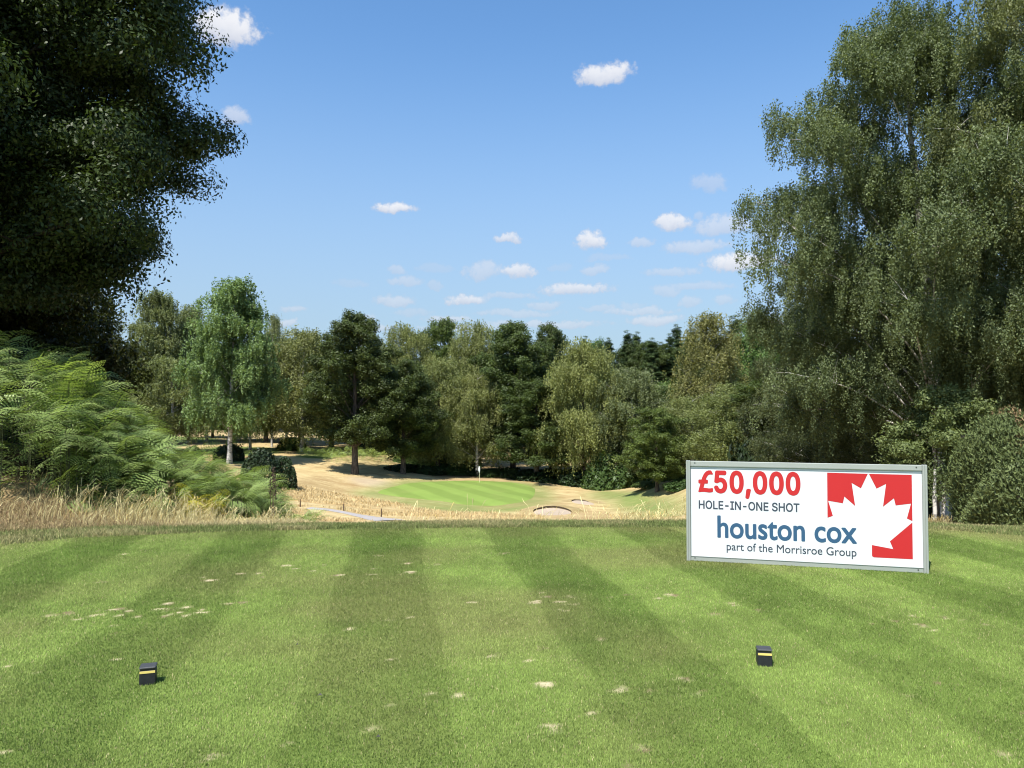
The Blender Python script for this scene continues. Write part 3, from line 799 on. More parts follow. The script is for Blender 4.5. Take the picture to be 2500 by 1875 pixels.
# ------------------------------------------------------------------ the sponsor's board
def board():
    pl = np.array([(1673.7 - 1250) / FPX * 8.79, 8.79]); pr = np.array([(2259.4 - 1250) / FPX * 8.09, 8.09])
    W = float(np.linalg.norm(pr - pl)); H = 1.124
    rz = math.atan2(pr[1] - pl[1], pr[0] - pl[0])
    root = tag(empty('advertising_board', (pl[0], pl[1], 0.0), rz), 'white board in a grey metal frame with red leaf emblem, offering a hole-in-one prize', 'sign')
    alu = plain('board_aluminium', (0.40, 0.42, 0.38), rough=0.42, metal=0.35, spec=0.5, var=0.06, scale=6)
    white = plain('board_white', (0.62, 0.64, 0.65), rough=0.4, spec=0.4, var=0.035, scale=1.6)
    red = plain('board_red', (0.47, 0.022, 0.024), rough=0.4, spec=0.4, var=0.03, scale=3)
    blue = plain('board_blue', (0.034, 0.092, 0.170), rough=0.4, spec=0.4, var=0.03)
    slate = plain('board_slate', (0.050, 0.062, 0.082), rough=0.4, spec=0.4, var=0.03)
    dark = plain('bolt_dark', (0.06, 0.06, 0.06), rough=0.5, metal=0.6)
    # x along the board, y into the board (the front faces -y), z up
    for x0 in (0.0235, W - 0.0235):
        B = Bag()
        B.add(*box(x0 - .012, 0.0, H / 2 - .02, .0215, .058, H + .04, .003)); B.add(*box(x0 + .012, 0.0, H / 2 - .02, .0215, .058, H + .04, .003))
        B.add(*box(x0, 0.003, H / 2 - .02, .010, .050, H + .036, .001))
        np_mesh('post', B.verts(), B.faces(), alu, parent=root)
    rails = []
    for z0 in (H - .030, .028):
        B = Bag(); B.add(*box(W / 2, 0.004, z0, W - .0945, .040, .052, .003)); B.add(*box(W / 2, -.0185, z0 + (-.027 if z0 > .5 else .027), W - .0945, .006, .004))
        rails.append(np_mesh('rail', B.verts(), B.faces(), alu, parent=root))
    for bx, bz, rl in ((.098, H - .024, 0), (W - .102, H - .026, 0), (.092, .036, 1), (W - .1, .034, 1)):
        V, F = tube([(bx, -.0165, bz), (bx, -.0205, bz), (bx, -.0205, bz)], [.0065, .0065, .0005], 10)
        np_mesh('bolt', V, F, dark, parent=rails[rl])
    V, F = box(W / 2, 0.006, H / 2, W - .096, .012, H - .11)
    panel = np_mesh('panel', V, F, white, parent=root)
    yf = -0.0012
    import os
    try:
        sans = bpy.data.fonts.load(os.path.join(bpy.utils.resource_path('LOCAL'), 'datafiles', 'fonts', 'Inter.woff2'))
    except Exception:
        sans = None
    def text(body, x0, x1, base, top, ref, mat, offset=0.0, space=1.0, font=None):
        def mesh_of(s):
            c = bpy.data.curves.new('lettering', 'FONT'); c.body = s; c.size = 1.0
            if font is not None: c.font = font
            c.extrude = 0.0; c.space_character = space; c.resolution_u = 6
            c.fill_mode = 'FRONT'
            o = bpy.data.objects.new('lettering', c); col.objects.link(o)
            dg = bpy.context.evaluated_depsgraph_get()
            me = bpy.data.meshes.new_from_object(o.evaluated_get(dg))
            bpy.data.objects.remove(o); bpy.data.curves.remove(c)
            P = np.empty(len(me.vertices) * 3, dtype=np.float32); me.vertices.foreach_get('co', P)
            return me, P.reshape(-1, 3)
        rm, rp = mesh_of(ref); bpy.data.meshes.remove(rm)
        me, P = mesh_of(body)
        sy = (top - base) / (rp[:, 1].max() - rp[:, 1].min()); y0 = rp[:, 1].min()
        sx = (x1 - x0) / (P[:, 0].max() - P[:, 0].min())
        me.calc_loop_triangles()
        T = np.empty(len(me.loop_triangles) * 3, dtype=np.int32); me.loop_triangles.foreach_get('vertices', T); T = T.reshape(-1, 3)
        bpy.data.meshes.remove(me)
        Q = np.column_stack([x0 + (P[:, 0] - P[:, 0].min()) * sx, np.full(len(P), yf), base + (P[:, 1] - y0) * sy])
        B = Bag(); e = offset * sy          # heavier strokes: the letter pressed a few times, each a hair above the last
        for i, (dx, dz) in enumerate([(0, 0)] + ([(e * math.cos(a), e * math.sin(a)) for a in np.linspace(0, 2 * math.pi, 8, endpoint=False)] if offset > 0 else [])):
            B.add(Q + np.array([dx, -.00012 * i, dz]), T)
        V, F = B.verts(), B.faces()[0]
        lo, hi = V[F][:, :, 0].min(1), V[F][:, :, 0].max(1); o = np.argsort(lo); run = np.maximum.accumulate(hi[o])
        gaps = lo[o][1:] - run[:-1]; nw = body.count(' ')
        cuts = sorted((lo[o][1:] - gaps / 2)[np.argsort(-gaps)[:nw]]) if nw else []
        wi = np.searchsorted(cuts, (lo + hi) / 2) if nw else np.zeros(len(F), int)
        for k in range(nw + 1):
            used, inv = np.unique(F[wi == k], return_inverse=True)
            np_mesh('lettering', V[used], inv.reshape(-1, 3), mat, parent=panel)
    text('£', .140, .288, .778, 1.010, '£', red, .024)
    text('50,000', .318, 1.203, .776, 1.009, '0', red, .030, 1.06, sans)
    text('HOLE-IN-ONE SHOT', .139, 1.201, .589, .6775, 'H', slate, .016, 1.0, sans)
    text('houston cox', .343, 1.768, .278, .432, 'x', blue, .018)
    text('part of the Morrisroe Group', .436, 1.767, .138, .223, 'M', slate, .006)
    polys = [[(1.487, 1.021), (1.890, 1.018), (1.82, .862), (1.73, .916), (1.761, .672), (1.656, .769), (1.64, .697), (1.494, .719), (1.539, .559), (1.485, .537)],
             [(1.900, 1.018), (2.312, 1.017), (2.311, .534), (2.259, .56), (2.3, .716), (2.154, .692), (2.138, .766), (2.032, .674), (2.065, .915), (1.972, .863)],
             [(2.31, .521), (2.309, .138), (1.937, .138), (1.924, .144), (1.918, .159), (1.919, .267), (2.124, .235), (2.093, .314)]]
    from mathutils.geometry import tessellate_polygon
    B = Bag()
    for pts in polys:
        tri = np.array(tessellate_polygon([[Vector((x, z, 0)) for x, z in pts]]))
        q = np.array(pts)
        sg = ((q[tri[:, 1]] - q[tri[:, 0]])[:, 0] * (q[tri[:, 2]] - q[tri[:, 0]])[:, 1] - (q[tri[:, 1]] - q[tri[:, 0]])[:, 1] * (q[tri[:, 2]] - q[tri[:, 0]])[:, 0])
        tri[sg < 0] = tri[sg < 0][:, ::-1]
        B.add(np.array([(x, yf, z) for x, z in pts]), tri)
    np_mesh('leaf_emblem', B.verts(), B.faces(), red, parent=panel)
board()

# ------------------------------------------------------------------ tee markers
def tee_marker():
    root = empty('tee_marker', (0, 0, 0))
    blk = plain('marker_black', (0.017, 0.018, 0.019), rough=0.55, spec=0.4, var=0.45, scale=35, bump=.15)
    top = plain('marker_cap', (0.045, 0.047, 0.050), rough=0.6, spec=0.45, var=0.35, scale=40, bump=.2)
    yel = plain('marker_yellow', (0.72, 0.56, 0.16), rough=0.45, var=0.08)
    s = .092
    V, F = box(0, 0, .038, s, s, .100, .003); np_mesh('body', V, F, blk, parent=root)
    V, F = box(0, -s / 2 - .0005, .0800, s - .004, .003, .0135); np_mesh('band', V, F, yel, parent=root)
    V, F = box(0, 0, .0935, s - .008, s - .008, .011, .001); np_mesh('neck', V, F, blk, parent=root)
    V, F = box(0, 0, .1045, s + .003, s + .003, .012, .004); np_mesh('cap', V, F, top, parent=root)
    return root
def copy_tree(o, parent=None):
    c = o.copy(); col.objects.link(c)
    if parent is not None: c.parent = parent
    for ch in [k for k in bpy.data.objects if k.parent == o]:
        copy_tree(ch, c)
    return c
mk = tee_marker()
d = EYE * FPX / (1665 - HORIZ); mk.location = ((364 - 1250) / FPX * d, d + .046, 0); mk.rotation_euler = (0, 0, R(18))
tag(mk, 'black cube tee marker with yellow band on the lawn below the bracken bank', 'tee marker', 'black and yellow tee markers')
mk2 = copy_tree(mk)
d = EYE * FPX / (1620 - HORIZ); mk2.location = ((1864 - 1250) / FPX * d, d + .046, 0); mk2.rotation_euler = (0, 0, R(-10))
tag(mk2, 'black cube tee marker with yellow band on the lawn in front of the sponsor board', 'tee marker', 'black and yellow tee markers')

# leaf scraps lying on the lawn
def scrap(u, v, s, label):
    d = EYE * FPX / (v - HORIZ); x = (u - 1250) / FPX * d
    V = np.array([(-s, 0, .016), (0, -s * .5, .024), (s, 0, .018), (0, s * .5, .03), (0, 0, .020)]); V[:, 0] += x; V[:, 1] += d
    o = np_mesh('dead_leaf', V, np.array([(0, 1, 4), (1, 2, 4), (2, 3, 4), (3, 0, 4)]), plain('dead_leaf', (.02, .02, .016), var=.3))
    tag(o, label, 'leaf', 'dark leaf scraps on the lawn')
scrap(787, 1696, .017, 'dark curled leaf lying alone on the lawn, largest of the scraps')
scrap(928, 1796, .013, 'small dark leaf scrap nearest the bottom edge of the lawn')
scrap(731, 1574, .011, 'tiny dark leaf scrap on the middle of the lawn, between marker and stripes')

# ------------------------------------------------------------------ flag and rope fence
def flag():
    b = hit(1171, 1181.5, 60)
    z = h1(b[0], b[1]) + .26
    root = tag(empty('flagstick', (b[0], b[1], z)), 'white flag hanging limp from a pale pole on the green', 'golf flag')
    top = (1181.5 - 1143) / FPX * b[1]
    V, F = tube([(0, 0, -.1), (0, 0, top * .5), (0, 0, top)], [.030, .028, .025], 8)
    np_mesh('pole', V, F, plain('pole_paint', (.72, .66, .42), var=.05), parent=root, smooth=True)
    n = 10; rows = []
    rng = np.random.default_rng(2)
    for i, t in enumerate(np.linspace(0, 1, n)):
        z_ = top - .04 - t * .95
        w = .10 + .17 * math.sin(math.pi * min(1, .12 + t * .95)) ** .8 * (0.5 + .8 * t if t < .8 else 1.0)
        ring = [(-.05 + w * .5 * math.cos(a) * (1 + .25 * math.cos(3 * a + t * 4)), w * .45 * math.sin(a), z_ - (.06 * math.cos(a))) for a in np.linspace(0, 2 * math.pi, 12, endpoint=False)]
        rows.append(ring)
    V = np.array(rows).reshape(-1, 3)
    F = np.array([(r_ * 12 + k, r_ * 12 + (k + 1) % 12, r_ * 12 + 12 + (k + 1) % 12, r_ * 12 + 12 + k) for r_ in range(n - 1) for k in range(12)])
    np_mesh('flag', V, F, plain('flag_cloth', (.8, .8, .8), var=.03), parent=root, smooth=True)
flag()
def rope_fence():
    wood_ = plain('fence_wood', (.10, .065, .04), rough=.9, var=.3)
    rope = plain('fence_rope', (.50, .34, .16), rough=.9, var=.15)
    P = []
    for u, v in [(655, 1232), (733, 1238), (839, 1247), (931, 1262)]:
        b = hit(u, v, 50); P.append(np.array([b[0], b[1], h1(b[0], b[1])]))
    root = tag(empty('rope_fence', P[1]), 'low rope fence on wooden posts beside the gravel path', 'fence')
    Hh = .80
    for p_ in P:
        V, F = tube(np.array([(0, 0, -.3), (0, 0, Hh * .5), (0, 0, Hh), (0, 0, Hh + .02)]) + p_ - P[1], [.07, .065, .06, .01], 8)
        np_mesh('post', V, F, wood_, parent=root)
    B = Bag()
    for a, b in zip(P[:-1], P[1:]):
        t = np.linspace(0, 1, 12)[:, None]
        q = a + (b - a) * t + np.array([0, -.06, Hh - .08]) - np.array([0, 0, .35]) * (4 * t * (1 - t)) * .6 - P[1]
        B.add(*tube(q, np.full(12, .022), 5))
    np_mesh('rope', B.verts(), B.faces(), rope, parent=root)
rope_fence()

# ------------------------------------------------------------------ trees
def leaf_quads(P, nrm, tan, s, w):
    """folded diamond leaves: centre P, facing nrm, pointing along tan"""
    t = unit(tan - nrm * (tan * nrm).sum(-1, keepdims=True))
    b = np.cross(nrm, t)
    s = s[:, None]; w = w[:, None]
    V = np.stack([P - t * s, P + b * w - nrm * s * .12 - t * s * .1, P + t * s - nrm * s * .25, P - b * w - nrm * s * .12 - t * s * .1], 1).reshape(-1, 3)
    return V, np.arange(len(P) * 4).reshape(-1, 4)
def rdir(rng, n):
    return unit(rng.normal(size=(n, 3)))

PROF = {
    'oak': lambda f: np.interp(f, [0, .12, .35, .6, .8, .93, 1], [.62, .88, 1.0, .92, .72, .46, .14]),
    'birch': lambda f: np.interp(f, [0, .15, .35, .55, .75, .9, 1], [.70, .95, 1.0, .82, .55, .28, .06]),
    'willow': lambda f: np.interp(f, [0, .15, .4, .65, .85, 1], [.80, .98, 1.0, .88, .58, .12]),
    'narrow': lambda f: np.interp(f, [0, .2, .5, .8, 1], [.75, 1.0, .85, .5, .08]),
    'cone': lambda f: np.interp(f, [0, .1, 1], [.85, 1.0, .05]),
    'wide': lambda f: np.interp(f, [0, .07, .18, .32, .6, .85, 1], [.66, .84, 1.0, .92, .84, .70, .2]),
    'dome': lambda f: np.interp(f, [0, .1, .33, .5, .64, .74, .86, .95, 1], [.84, .90, .97, 1.0, .85, .73, .50, .25, .05]),
    'full': lambda f: np.interp(f, [0, .2, .5, .8, 1], [.95, 1.0, .95, .75, .2]),
}
def grow(seed, H, R_, base, prof, n_limb, n_sub, lpc, leaf, style, clump=.9, droop=1.5, trunk_r=.3, rise=.55, aspect=.55, sides=6, lean=0.0, fill=1.0, az_bias=None, wob=.02, jit=(.70, 1.12), sublen=.26):
    """returns (wood V, wood F, leaf V, leaf F, tint): trunk, arched limbs, side branches and the leaf sprays at their ends"""
    rng = np.random.default_rng(seed)
    W = Bag(); pf = PROF[prof]
    nt_ = 12; t = np.linspace(0, 1, nt_)
    wobx = np.cumsum(rng.normal(0, wob * H / nt_ * 2.4, nt_)) * t; woby = np.cumsum(rng.normal(0, wob * H / nt_ * 2.4, nt_)) * t
    T = np.column_stack([wobx + lean * H * t, woby, H * .95 * t])
    rad = trunk_r * (1 - t) ** .8 + .02 * trunk_r; rad[0] *= 1.35
    T[0, 2] = -.4
    W.add(*tube(T, rad, max(sides, 8)))
    C = []; CO = []; CL = []            # clump centres, outward direction, relative height
    def along(P, s):
        k = np.clip(s, 0, 1) * (len(P) - 1); i = np.minimum(k.astype(int), len(P) - 2); f = (k - i)[:, None]
        return P[i] * (1 - f) + P[i + 1] * f
    for i in range(n_limb):
        f = min(1, max(0, ((i + rng.random()) / n_limb) ** .92))
        az = i * 2.39996 + rng.normal(0, .35)
        if az_bias is not None and rng.random() < az_bias[1]: az = az_bias[0] + rng.normal(0, .9)
        r_ = R_ * float(pf(f)) * rng.uniform(*jit)
        zt = H * (base + (1 - base) * f) + rng.normal(0, .02 * H)
        zs_ = max(H * base * .75, zt - r_ * rise * rng.uniform(.8, 1.5))
        zs_ = min(zs_, H * .93)
        s0 = along(T, np.array([zs_ / (H * .95)]))[0]
        end = np.array([s0[0] + math.cos(az) * r_, s0[1] + math.sin(az) * r_, zt])
        mid = (s0 + end) / 2 + np.array([0, 0, (.22 if style != 'oak' else .02) * r_]) + rng.normal(0, .06 * r_, 3)
        q = np.linspace(0, 1, 7)[:, None]
        Lm = s0 * (1 - q) ** 2 + 2 * mid * q * (1 - q) + end * q ** 2
        rl = trunk_r * .22 * (1 - f * .6) * (1 - q[:, 0] * .88)
        W.add(*tube(Lm, rl, sides))
        ns = max(2, int(n_sub * (.45 + .75 * r_ / R_)))
        ss = rng.uniform(.30, 1.0, ns) ** .8
        S0 = along(Lm, ss)
        od = unit(end - s0)
        ln_ = R_ * sublen * rng.uniform(.5, 1.25, ns) * (1.15 - .45 * ss)
        dv = unit(rdir(rng, ns) * np.array([1, 1, .7]) + od * .55 + np.array([0, 0, .25]))
        E_ = S0 + dv * ln_[:, None]
        for a_, b_, l_ in zip(S0, E_, ln_):
            W.add(*tube([a_, (a_ + b_) / 2 + np.array([0, 0, .06 * l_]), b_], np.array([.5, .32, .1]) * rl[3], 4))
        C.append(E_); CO.append(dv); C.append(S0 * .4 + E_ * .6 + rng.normal(0, .15 * clump, E_.shape)); CO.append(dv)
        C.append(end[None]); CO.append(od[None])
    C = np.concatenate(C); CO = np.concatenate(CO)
    # a little inner foliage so the crown is not hollow
    ni = int(len(C) * .18 * fill)
    k = rng.integers(0, len(C), ni); ax = along(T, C[k, 2] / (H * .95))
    C = np.concatenate([C, ax + (C[k] - ax) * rng.uniform(.25, .6, ni)[:, None]]); CO = np.concatenate([CO, CO[k]])
    nC = len(C); ctint = rng.normal(.0, .16, nC)
    if style == 'birch':                        # hanging strands
        ks = 5
        idx = np.repeat(np.arange(nC), ks)
        st = C[idx] + rng.normal(0, clump * .45, (len(idx), 3)) * np.array([1, 1, .6])
        Ls = droop * rng.uniform(.35, 1.25, len(idx))
        out_ = CO[idx] * np.array([1, 1, 0]) * rng.uniform(.05, .35, len(idx))[:, None]
        per = max(3, int(lpc / ks))
        li = np.repeat(np.arange(len(idx)), per)
        tt = rng.random(len(li))
        P = st[li] + out_[li] * (np.sqrt(tt) * Ls[li])[:, None]
        P[:, 2] -= Ls[li] * tt ** 1.25
        P += rng.normal(0, clump * .10, P.shape) * (1.2 - .5 * tt)[:, None]
        nr = unit(rdir(rng, len(li)) * .8 + np.column_stack([out_[li, :2] * 1.5, np.full(len(li), .45)]))
        tn = unit(rdir(rng, len(li)) * .7 + np.array([0, 0, -1.0]))
        tint = .46 + ctint[idx][li] + rng.normal(0, .16, len(li))
    elif style == 'conifer':
        per = lpc; li = np.repeat(np.arange(nC), per)
        P = C[li] + rdir(rng, len(li)) * (clump * rng.random(len(li)) ** .5)[:, None] * np.array([1, 1, .32])
        nr = unit(rdir(rng, len(li)) * .5 + np.array([0, 0, 1.0])); tn = unit(CO[li] + rdir(rng, len(li)) * .6)
        tint = .45 + ctint[li] + rng.normal(0, .15, len(li))
    else:                                       # rounded leafy clumps
        per = lpc; li = np.repeat(np.arange(nC), per)
        dd = rdir(rng, len(li))
        sz = clump * rng.uniform(.65, 1.25, nC)[li] * (rng.random(len(li)) ** .45)
        P = C[li] + dd * sz[:, None] * np.array([1.05, 1.05, .85])
        nr = unit(dd * .95 + np.array([0, 0, .30]) + rdir(rng, len(li)) * .70)
        tn = unit(rdir(rng, len(li)) + CO[li] * .6)
        tint = .46 + ctint[li] + rng.normal(0, .17, len(li))
    s = leaf * rng.uniform(.65, 1.3, len(P))
    LV, LF = leaf_quads(P, nr, tn, s, s * aspect)
    WF = W.faces()
    return W.verts(), WF, LV, LF, np.clip(tint, 0, 1)

def tree_meshes(kind, leafm, barkm, seed, **kw):
    WV, WF, LV, LF, tint = grow(seed, **kw)
    tm = np_mesh('trunk', WV, WF, M[barkm], smooth=True, link=False)
    cm = np_mesh('crown', LV, LF, M[leafm], {'tint': ('FLOAT', 'FACE', tint)}, link=False)
    return dict(trunk=tm, crown=cm, H=kw['H'], R=kw['R_'], kind=kind)

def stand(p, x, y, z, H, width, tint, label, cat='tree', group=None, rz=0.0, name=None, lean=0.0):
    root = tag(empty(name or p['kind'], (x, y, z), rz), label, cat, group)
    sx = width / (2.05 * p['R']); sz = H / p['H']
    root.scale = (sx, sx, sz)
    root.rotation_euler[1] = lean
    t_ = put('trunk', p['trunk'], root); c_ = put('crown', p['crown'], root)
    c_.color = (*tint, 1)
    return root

def near(u, d): return (u - 1250) / FPX * d

# the big oak at the left edge
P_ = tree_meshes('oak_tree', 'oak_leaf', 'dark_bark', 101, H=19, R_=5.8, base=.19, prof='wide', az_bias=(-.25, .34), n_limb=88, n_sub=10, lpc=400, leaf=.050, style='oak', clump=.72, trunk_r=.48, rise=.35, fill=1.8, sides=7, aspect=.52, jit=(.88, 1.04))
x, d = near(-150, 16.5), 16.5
stand(P_, x, d, h1(x, d) - .1, 19, 11.0, (.62, .74, .62), 'huge dark oak tree at the left edge, overhanging the bracken bank')  # leaf tint darkened to stand in for shade on this crown
# the shaded trees close behind it
P2 = tree_meshes('oak_tree', 'oak_leaf', 'oak_bark', 102, H=13, R_=4.6, base=.06, prof='full', n_limb=46, n_sub=8, lpc=170, leaf=.085, style='birch', clump=.8, droop=1.3, trunk_r=.26, fill=1.6)
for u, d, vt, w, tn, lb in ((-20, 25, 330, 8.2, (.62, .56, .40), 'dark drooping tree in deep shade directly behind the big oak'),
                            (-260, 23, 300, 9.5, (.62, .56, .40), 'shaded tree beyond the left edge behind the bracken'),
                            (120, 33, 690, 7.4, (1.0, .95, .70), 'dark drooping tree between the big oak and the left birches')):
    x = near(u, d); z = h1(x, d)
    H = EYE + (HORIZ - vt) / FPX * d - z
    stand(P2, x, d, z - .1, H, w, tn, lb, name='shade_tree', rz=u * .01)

# the near birches on the right
P3 = tree_meshes('birch_tree', 'birch_leaf', 'birch_bark', 208, H=16, R_=5.6, base=.20, prof='dome', n_limb=58, n_sub=11, lpc=500, leaf=.034, style='birch', clump=.72, droop=.80, lean=-.04, jit=(.86, 1.03), sublen=.20, trunk_r=.21, rise=.75, fill=1.5, sides=6, aspect=.62)
x, d = near(2300, 23.5), 23.5; z = h1(x, d)
stand(P3, x, d, z - .1, EYE + (HORIZ - 22) / FPX * d - z, 11.3, (.75, .84, .83), 'tall grey-green weeping birch with white trunk behind the sponsor board', rz=.4)
P4 = tree_meshes('birch_tree', 'birch_leaf', 'birch_bark', 202, H=17, R_=5.0, base=.17, prof='willow', n_limb=50, n_sub=11, lpc=380, leaf=.036, style='birch', clump=.72, droop=.90, trunk_r=.20, rise=.8, fill=1.4, aspect=.62)
x, d = near(2760, 20.5), 20.5; z = h1(x, d)
stand(P4, x, d, z - .1, 18.0, 8.6, (.86, .88, .78), 'yellower birch at the right edge behind the clipped conifer bush', rz=2.1)
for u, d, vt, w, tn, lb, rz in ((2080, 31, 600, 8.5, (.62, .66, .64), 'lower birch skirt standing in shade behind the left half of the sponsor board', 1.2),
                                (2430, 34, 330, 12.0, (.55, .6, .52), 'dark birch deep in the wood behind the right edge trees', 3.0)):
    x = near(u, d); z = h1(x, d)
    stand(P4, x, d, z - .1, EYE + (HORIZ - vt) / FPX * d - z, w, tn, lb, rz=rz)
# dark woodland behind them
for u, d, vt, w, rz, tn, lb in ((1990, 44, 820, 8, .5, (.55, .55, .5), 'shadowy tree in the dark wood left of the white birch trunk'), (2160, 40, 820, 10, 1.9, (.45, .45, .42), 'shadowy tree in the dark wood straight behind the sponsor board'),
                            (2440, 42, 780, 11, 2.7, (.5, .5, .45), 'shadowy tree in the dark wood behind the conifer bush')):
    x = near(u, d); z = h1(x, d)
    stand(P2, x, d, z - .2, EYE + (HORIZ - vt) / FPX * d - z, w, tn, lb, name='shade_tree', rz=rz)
# leafy young tree round the white trunk, and two white stems beside it
P5 = tree_meshes('young_tree', 'birch_leaf', 'oak_bark', 205, H=4.2, R_=1.6, base=.30, prof='full', n_limb=26, n_sub=6, lpc=110, leaf=.042, style='oak', clump=.30, trunk_r=.05, rise=.4, aspect=.62)
x, d = near(2285, 20.5), 20.5; z = h1(x, d)
stand(P5, x, d, z - .05, EYE + (HORIZ - 945) / FPX * d - z, 2.9, (.88, .98, .80), 'leafy young tree spreading behind the top right corner of the board', rz=1.0, name='young_tree')
def stems():
    for u, d, ln, lx, lb in ((2277, 19.5, 1.25, .02, 'slim white birch stem, left one of the pair beside the board'), (2294, 19.8, 1.2, .10, 'slim white birch stem leaning right, beside the right post of the board')):
        x = near(u, d); z = h1(x, d)
        rng = np.random.default_rng(int(u))
        root = tag(empty('birch_sapling', (x, d, z)), lb, 'tree', 'white birch stems beside the board')
        q = np.linspace(0, 1, 7); T = np.column_stack([lx * q + rng.normal(0, .01, 7), 0 * q, -.1 + (ln + .3) * q])
        np_mesh('trunk', *tube(T, .062 - .030 * q, 9), M['birch_bark'], parent=root, smooth=True)
        n = 700; t = rng.uniform(.45, 1.0, n)
        P = np.column_stack([lx * t, 0 * t, (ln + .3) * t]) + rdir(rng, n) * rng.uniform(.05, .45, n)[:, None]
        V, F = leaf_quads(P, unit(rdir(rng, n) + (0, 0, .6)), rdir(rng, n), rng.uniform(.02, .045, n), rng.uniform(.012, .025, n))
        o = np_mesh('crown', V, F, M['birch_leaf'], {'tint': ('FLOAT', 'FACE', rng.uniform(.1, .7, n))}, parent=root); o.color = (.7, .8, .7, 1)
stems()

# the clipped conifer bush at the right edge
def conifer_bush():
    d = 15.0; x = near(2540, d); z = h1(x, d)
    rng = np.random.default_rng(31)
    root = tag(empty('conifer_bush', (x, d, z - .05)), 'dense conifer bush with browned sprays at the right edge beyond the tee', 'bush')
    hx, hy, hz = 1.55, 1.3, 2.28
    n = 90000
    D = rdir(rng, n); D[:, 2] = np.abs(D[:, 2]) * 1.1 - .12
    pw = 2.8
    sc = 1 / (np.abs(D[:, 0]) ** pw + np.abs(D[:, 1]) ** pw + np.abs(D[:, 2]) ** pw) ** (1 / pw)
    lump = .80 + .34 * fbm(D[:, 0] * 3.2 + 5, D[:, 2] * 3.2 + D[:, 1] * 2.1, 12, 3)
    rr_ = lump * rng.uniform(.72, 1.0, n) ** .5 * (1 + np.where(rng.random(n) < .06, rng.uniform(0, .09, n), 0))
    P = D * sc[:, None] * rr_[:, None] * np.array([hx, hy, hz * .94]) + (0, 0, .12)
    P[:, 2] = np.maximum(P[:, 2], .03)
    nr = unit(D * .6 + rdir(rng, n) * .9); tn = unit(D * .8 + np.array([0, 0, .75]) + rdir(rng, n) * .55)
    s = rng.uniform(.022, .058, n)
    V, F = leaf_quads(P, nr, tn, s, s * .28)
    tint = np.clip(.5 + rng.normal(0, .2, n), 0, 1)
    brown = smooth(fbm(P[:, 0] * 1.9 + 11, P[:, 2] * 1.9, 23, 3), .60, .75) * (rng.random(n) < .38)
    brown[(P[:, 2] > 1.95) & (rng.random(n) < .22) & (P[:, 0] > -.6)] = 1
    cc = np.array([.045, .064, .022]) * (1 - tint)[:, None] + np.array([.165, .205, .068]) * tint[:, None]
    cc = cc + (np.array([.26, .17, .085]) - cc) * brown[:, None]
    np_mesh('foliage', V, F, attr_mat('conifer_spray', rough=.6, trans=.1), {'col': ('FLOAT_COLOR', 'FACE', np.column_stack([cc, np.ones(n)]))}, parent=root)
    B = Bag()
    for i in range(9):
        a = i * .7; e = np.array([math.cos(a) * hx * .7, math.sin(a) * hy * .7, hz * (.45 + .05 * i)])
        B.add(*tube([(0, 0, -.1), e * .5 + (0, 0, .1), e], [.06, .035, .008], 6))
    np_mesh('stem', B.verts(), B.faces(), M['oak_bark'], parent=root, smooth=True)
conifer_bush()

# ---- the wood round the green
KW = dict(sides=5)
PT = {
 'oakA': tree_meshes('oak_tree', 'oak_leaf', 'oak_bark', 301, H=22, R_=6.2, base=.24, prof='oak', n_limb=50, n_sub=9, lpc=108, leaf=.14, style='oak', clump=.92, rise=.85, trunk_r=.42, **KW),
 'oakB': tree_meshes('oak_tree', 'oak_leaf', 'oak_bark', 302, H=22, R_=6.2, base=.20, prof='full', n_limb=40, n_sub=9, lpc=108, leaf=.14, style='oak', clump=.92, rise=.85, trunk_r=.40, **KW),
 'oakC': tree_meshes('oak_tree', 'oak_leaf', 'oak_bark', 303, H=18, R_=6.0, base=.22, prof='oak', n_limb=34, n_sub=9, lpc=100, leaf=.14, style='oak', clump=.92, rise=.85, trunk_r=.36, **KW),
 'birchA': tree_meshes('birch_tree', 'birch_leaf', 'birch_bark', 311, H=22, R_=4.6, base=.24, prof='birch', n_limb=46, n_sub=7, lpc=135, leaf=.115, style='birch', clump=.85, droop=2.2, trunk_r=.24, rise=.8, **KW),
 'birchB': tree_meshes('birch_tree', 'birch_leaf', 'birch_bark', 312, H=20, R_=5.4, base=.22, prof='willow', n_limb=46, n_sub=7, lpc=92, leaf=.115, style='birch', clump=.9, droop=2.6, trunk_r=.24, rise=.8, **KW),
 'birchC': tree_meshes('birch_tree', 'birch_leaf', 'birch_bark', 313, H=22, R_=5.0, base=.22, prof='narrow', n_limb=46, n_sub=7, lpc=84, leaf=.11, style='birch', clump=.95, droop=2.0, trunk_r=.26, rise=.95, **KW),
 'willow': tree_meshes('willow_tree', 'birch_leaf', 'oak_bark', 314, H=18, R_=6.0, base=.16, prof='willow', n_limb=46, n_sub=8, lpc=90, leaf=.12, style='birch', clump=1.2, droop=1.9, trunk_r=.30, rise=.6, **KW),
 'broad': tree_meshes('broadleaf_tree', 'shrub_leaf', 'oak_bark', 315, H=18, R_=5.5, base=.10, prof='full', n_limb=40, n_sub=8, lpc=88, leaf=.14, style='oak', clump=1.1, trunk_r=.30, **KW),
 'pine': tree_meshes('pine_tree', 'conifer_leaf', 'oak_bark', 316, H=26, R_=4.6, base=.30, prof='cone', n_limb=76, n_sub=6, lpc=52, leaf=.20, style='conifer', clump=.75, trunk_r=.30, rise=.25, aspect=.30, **KW),
}
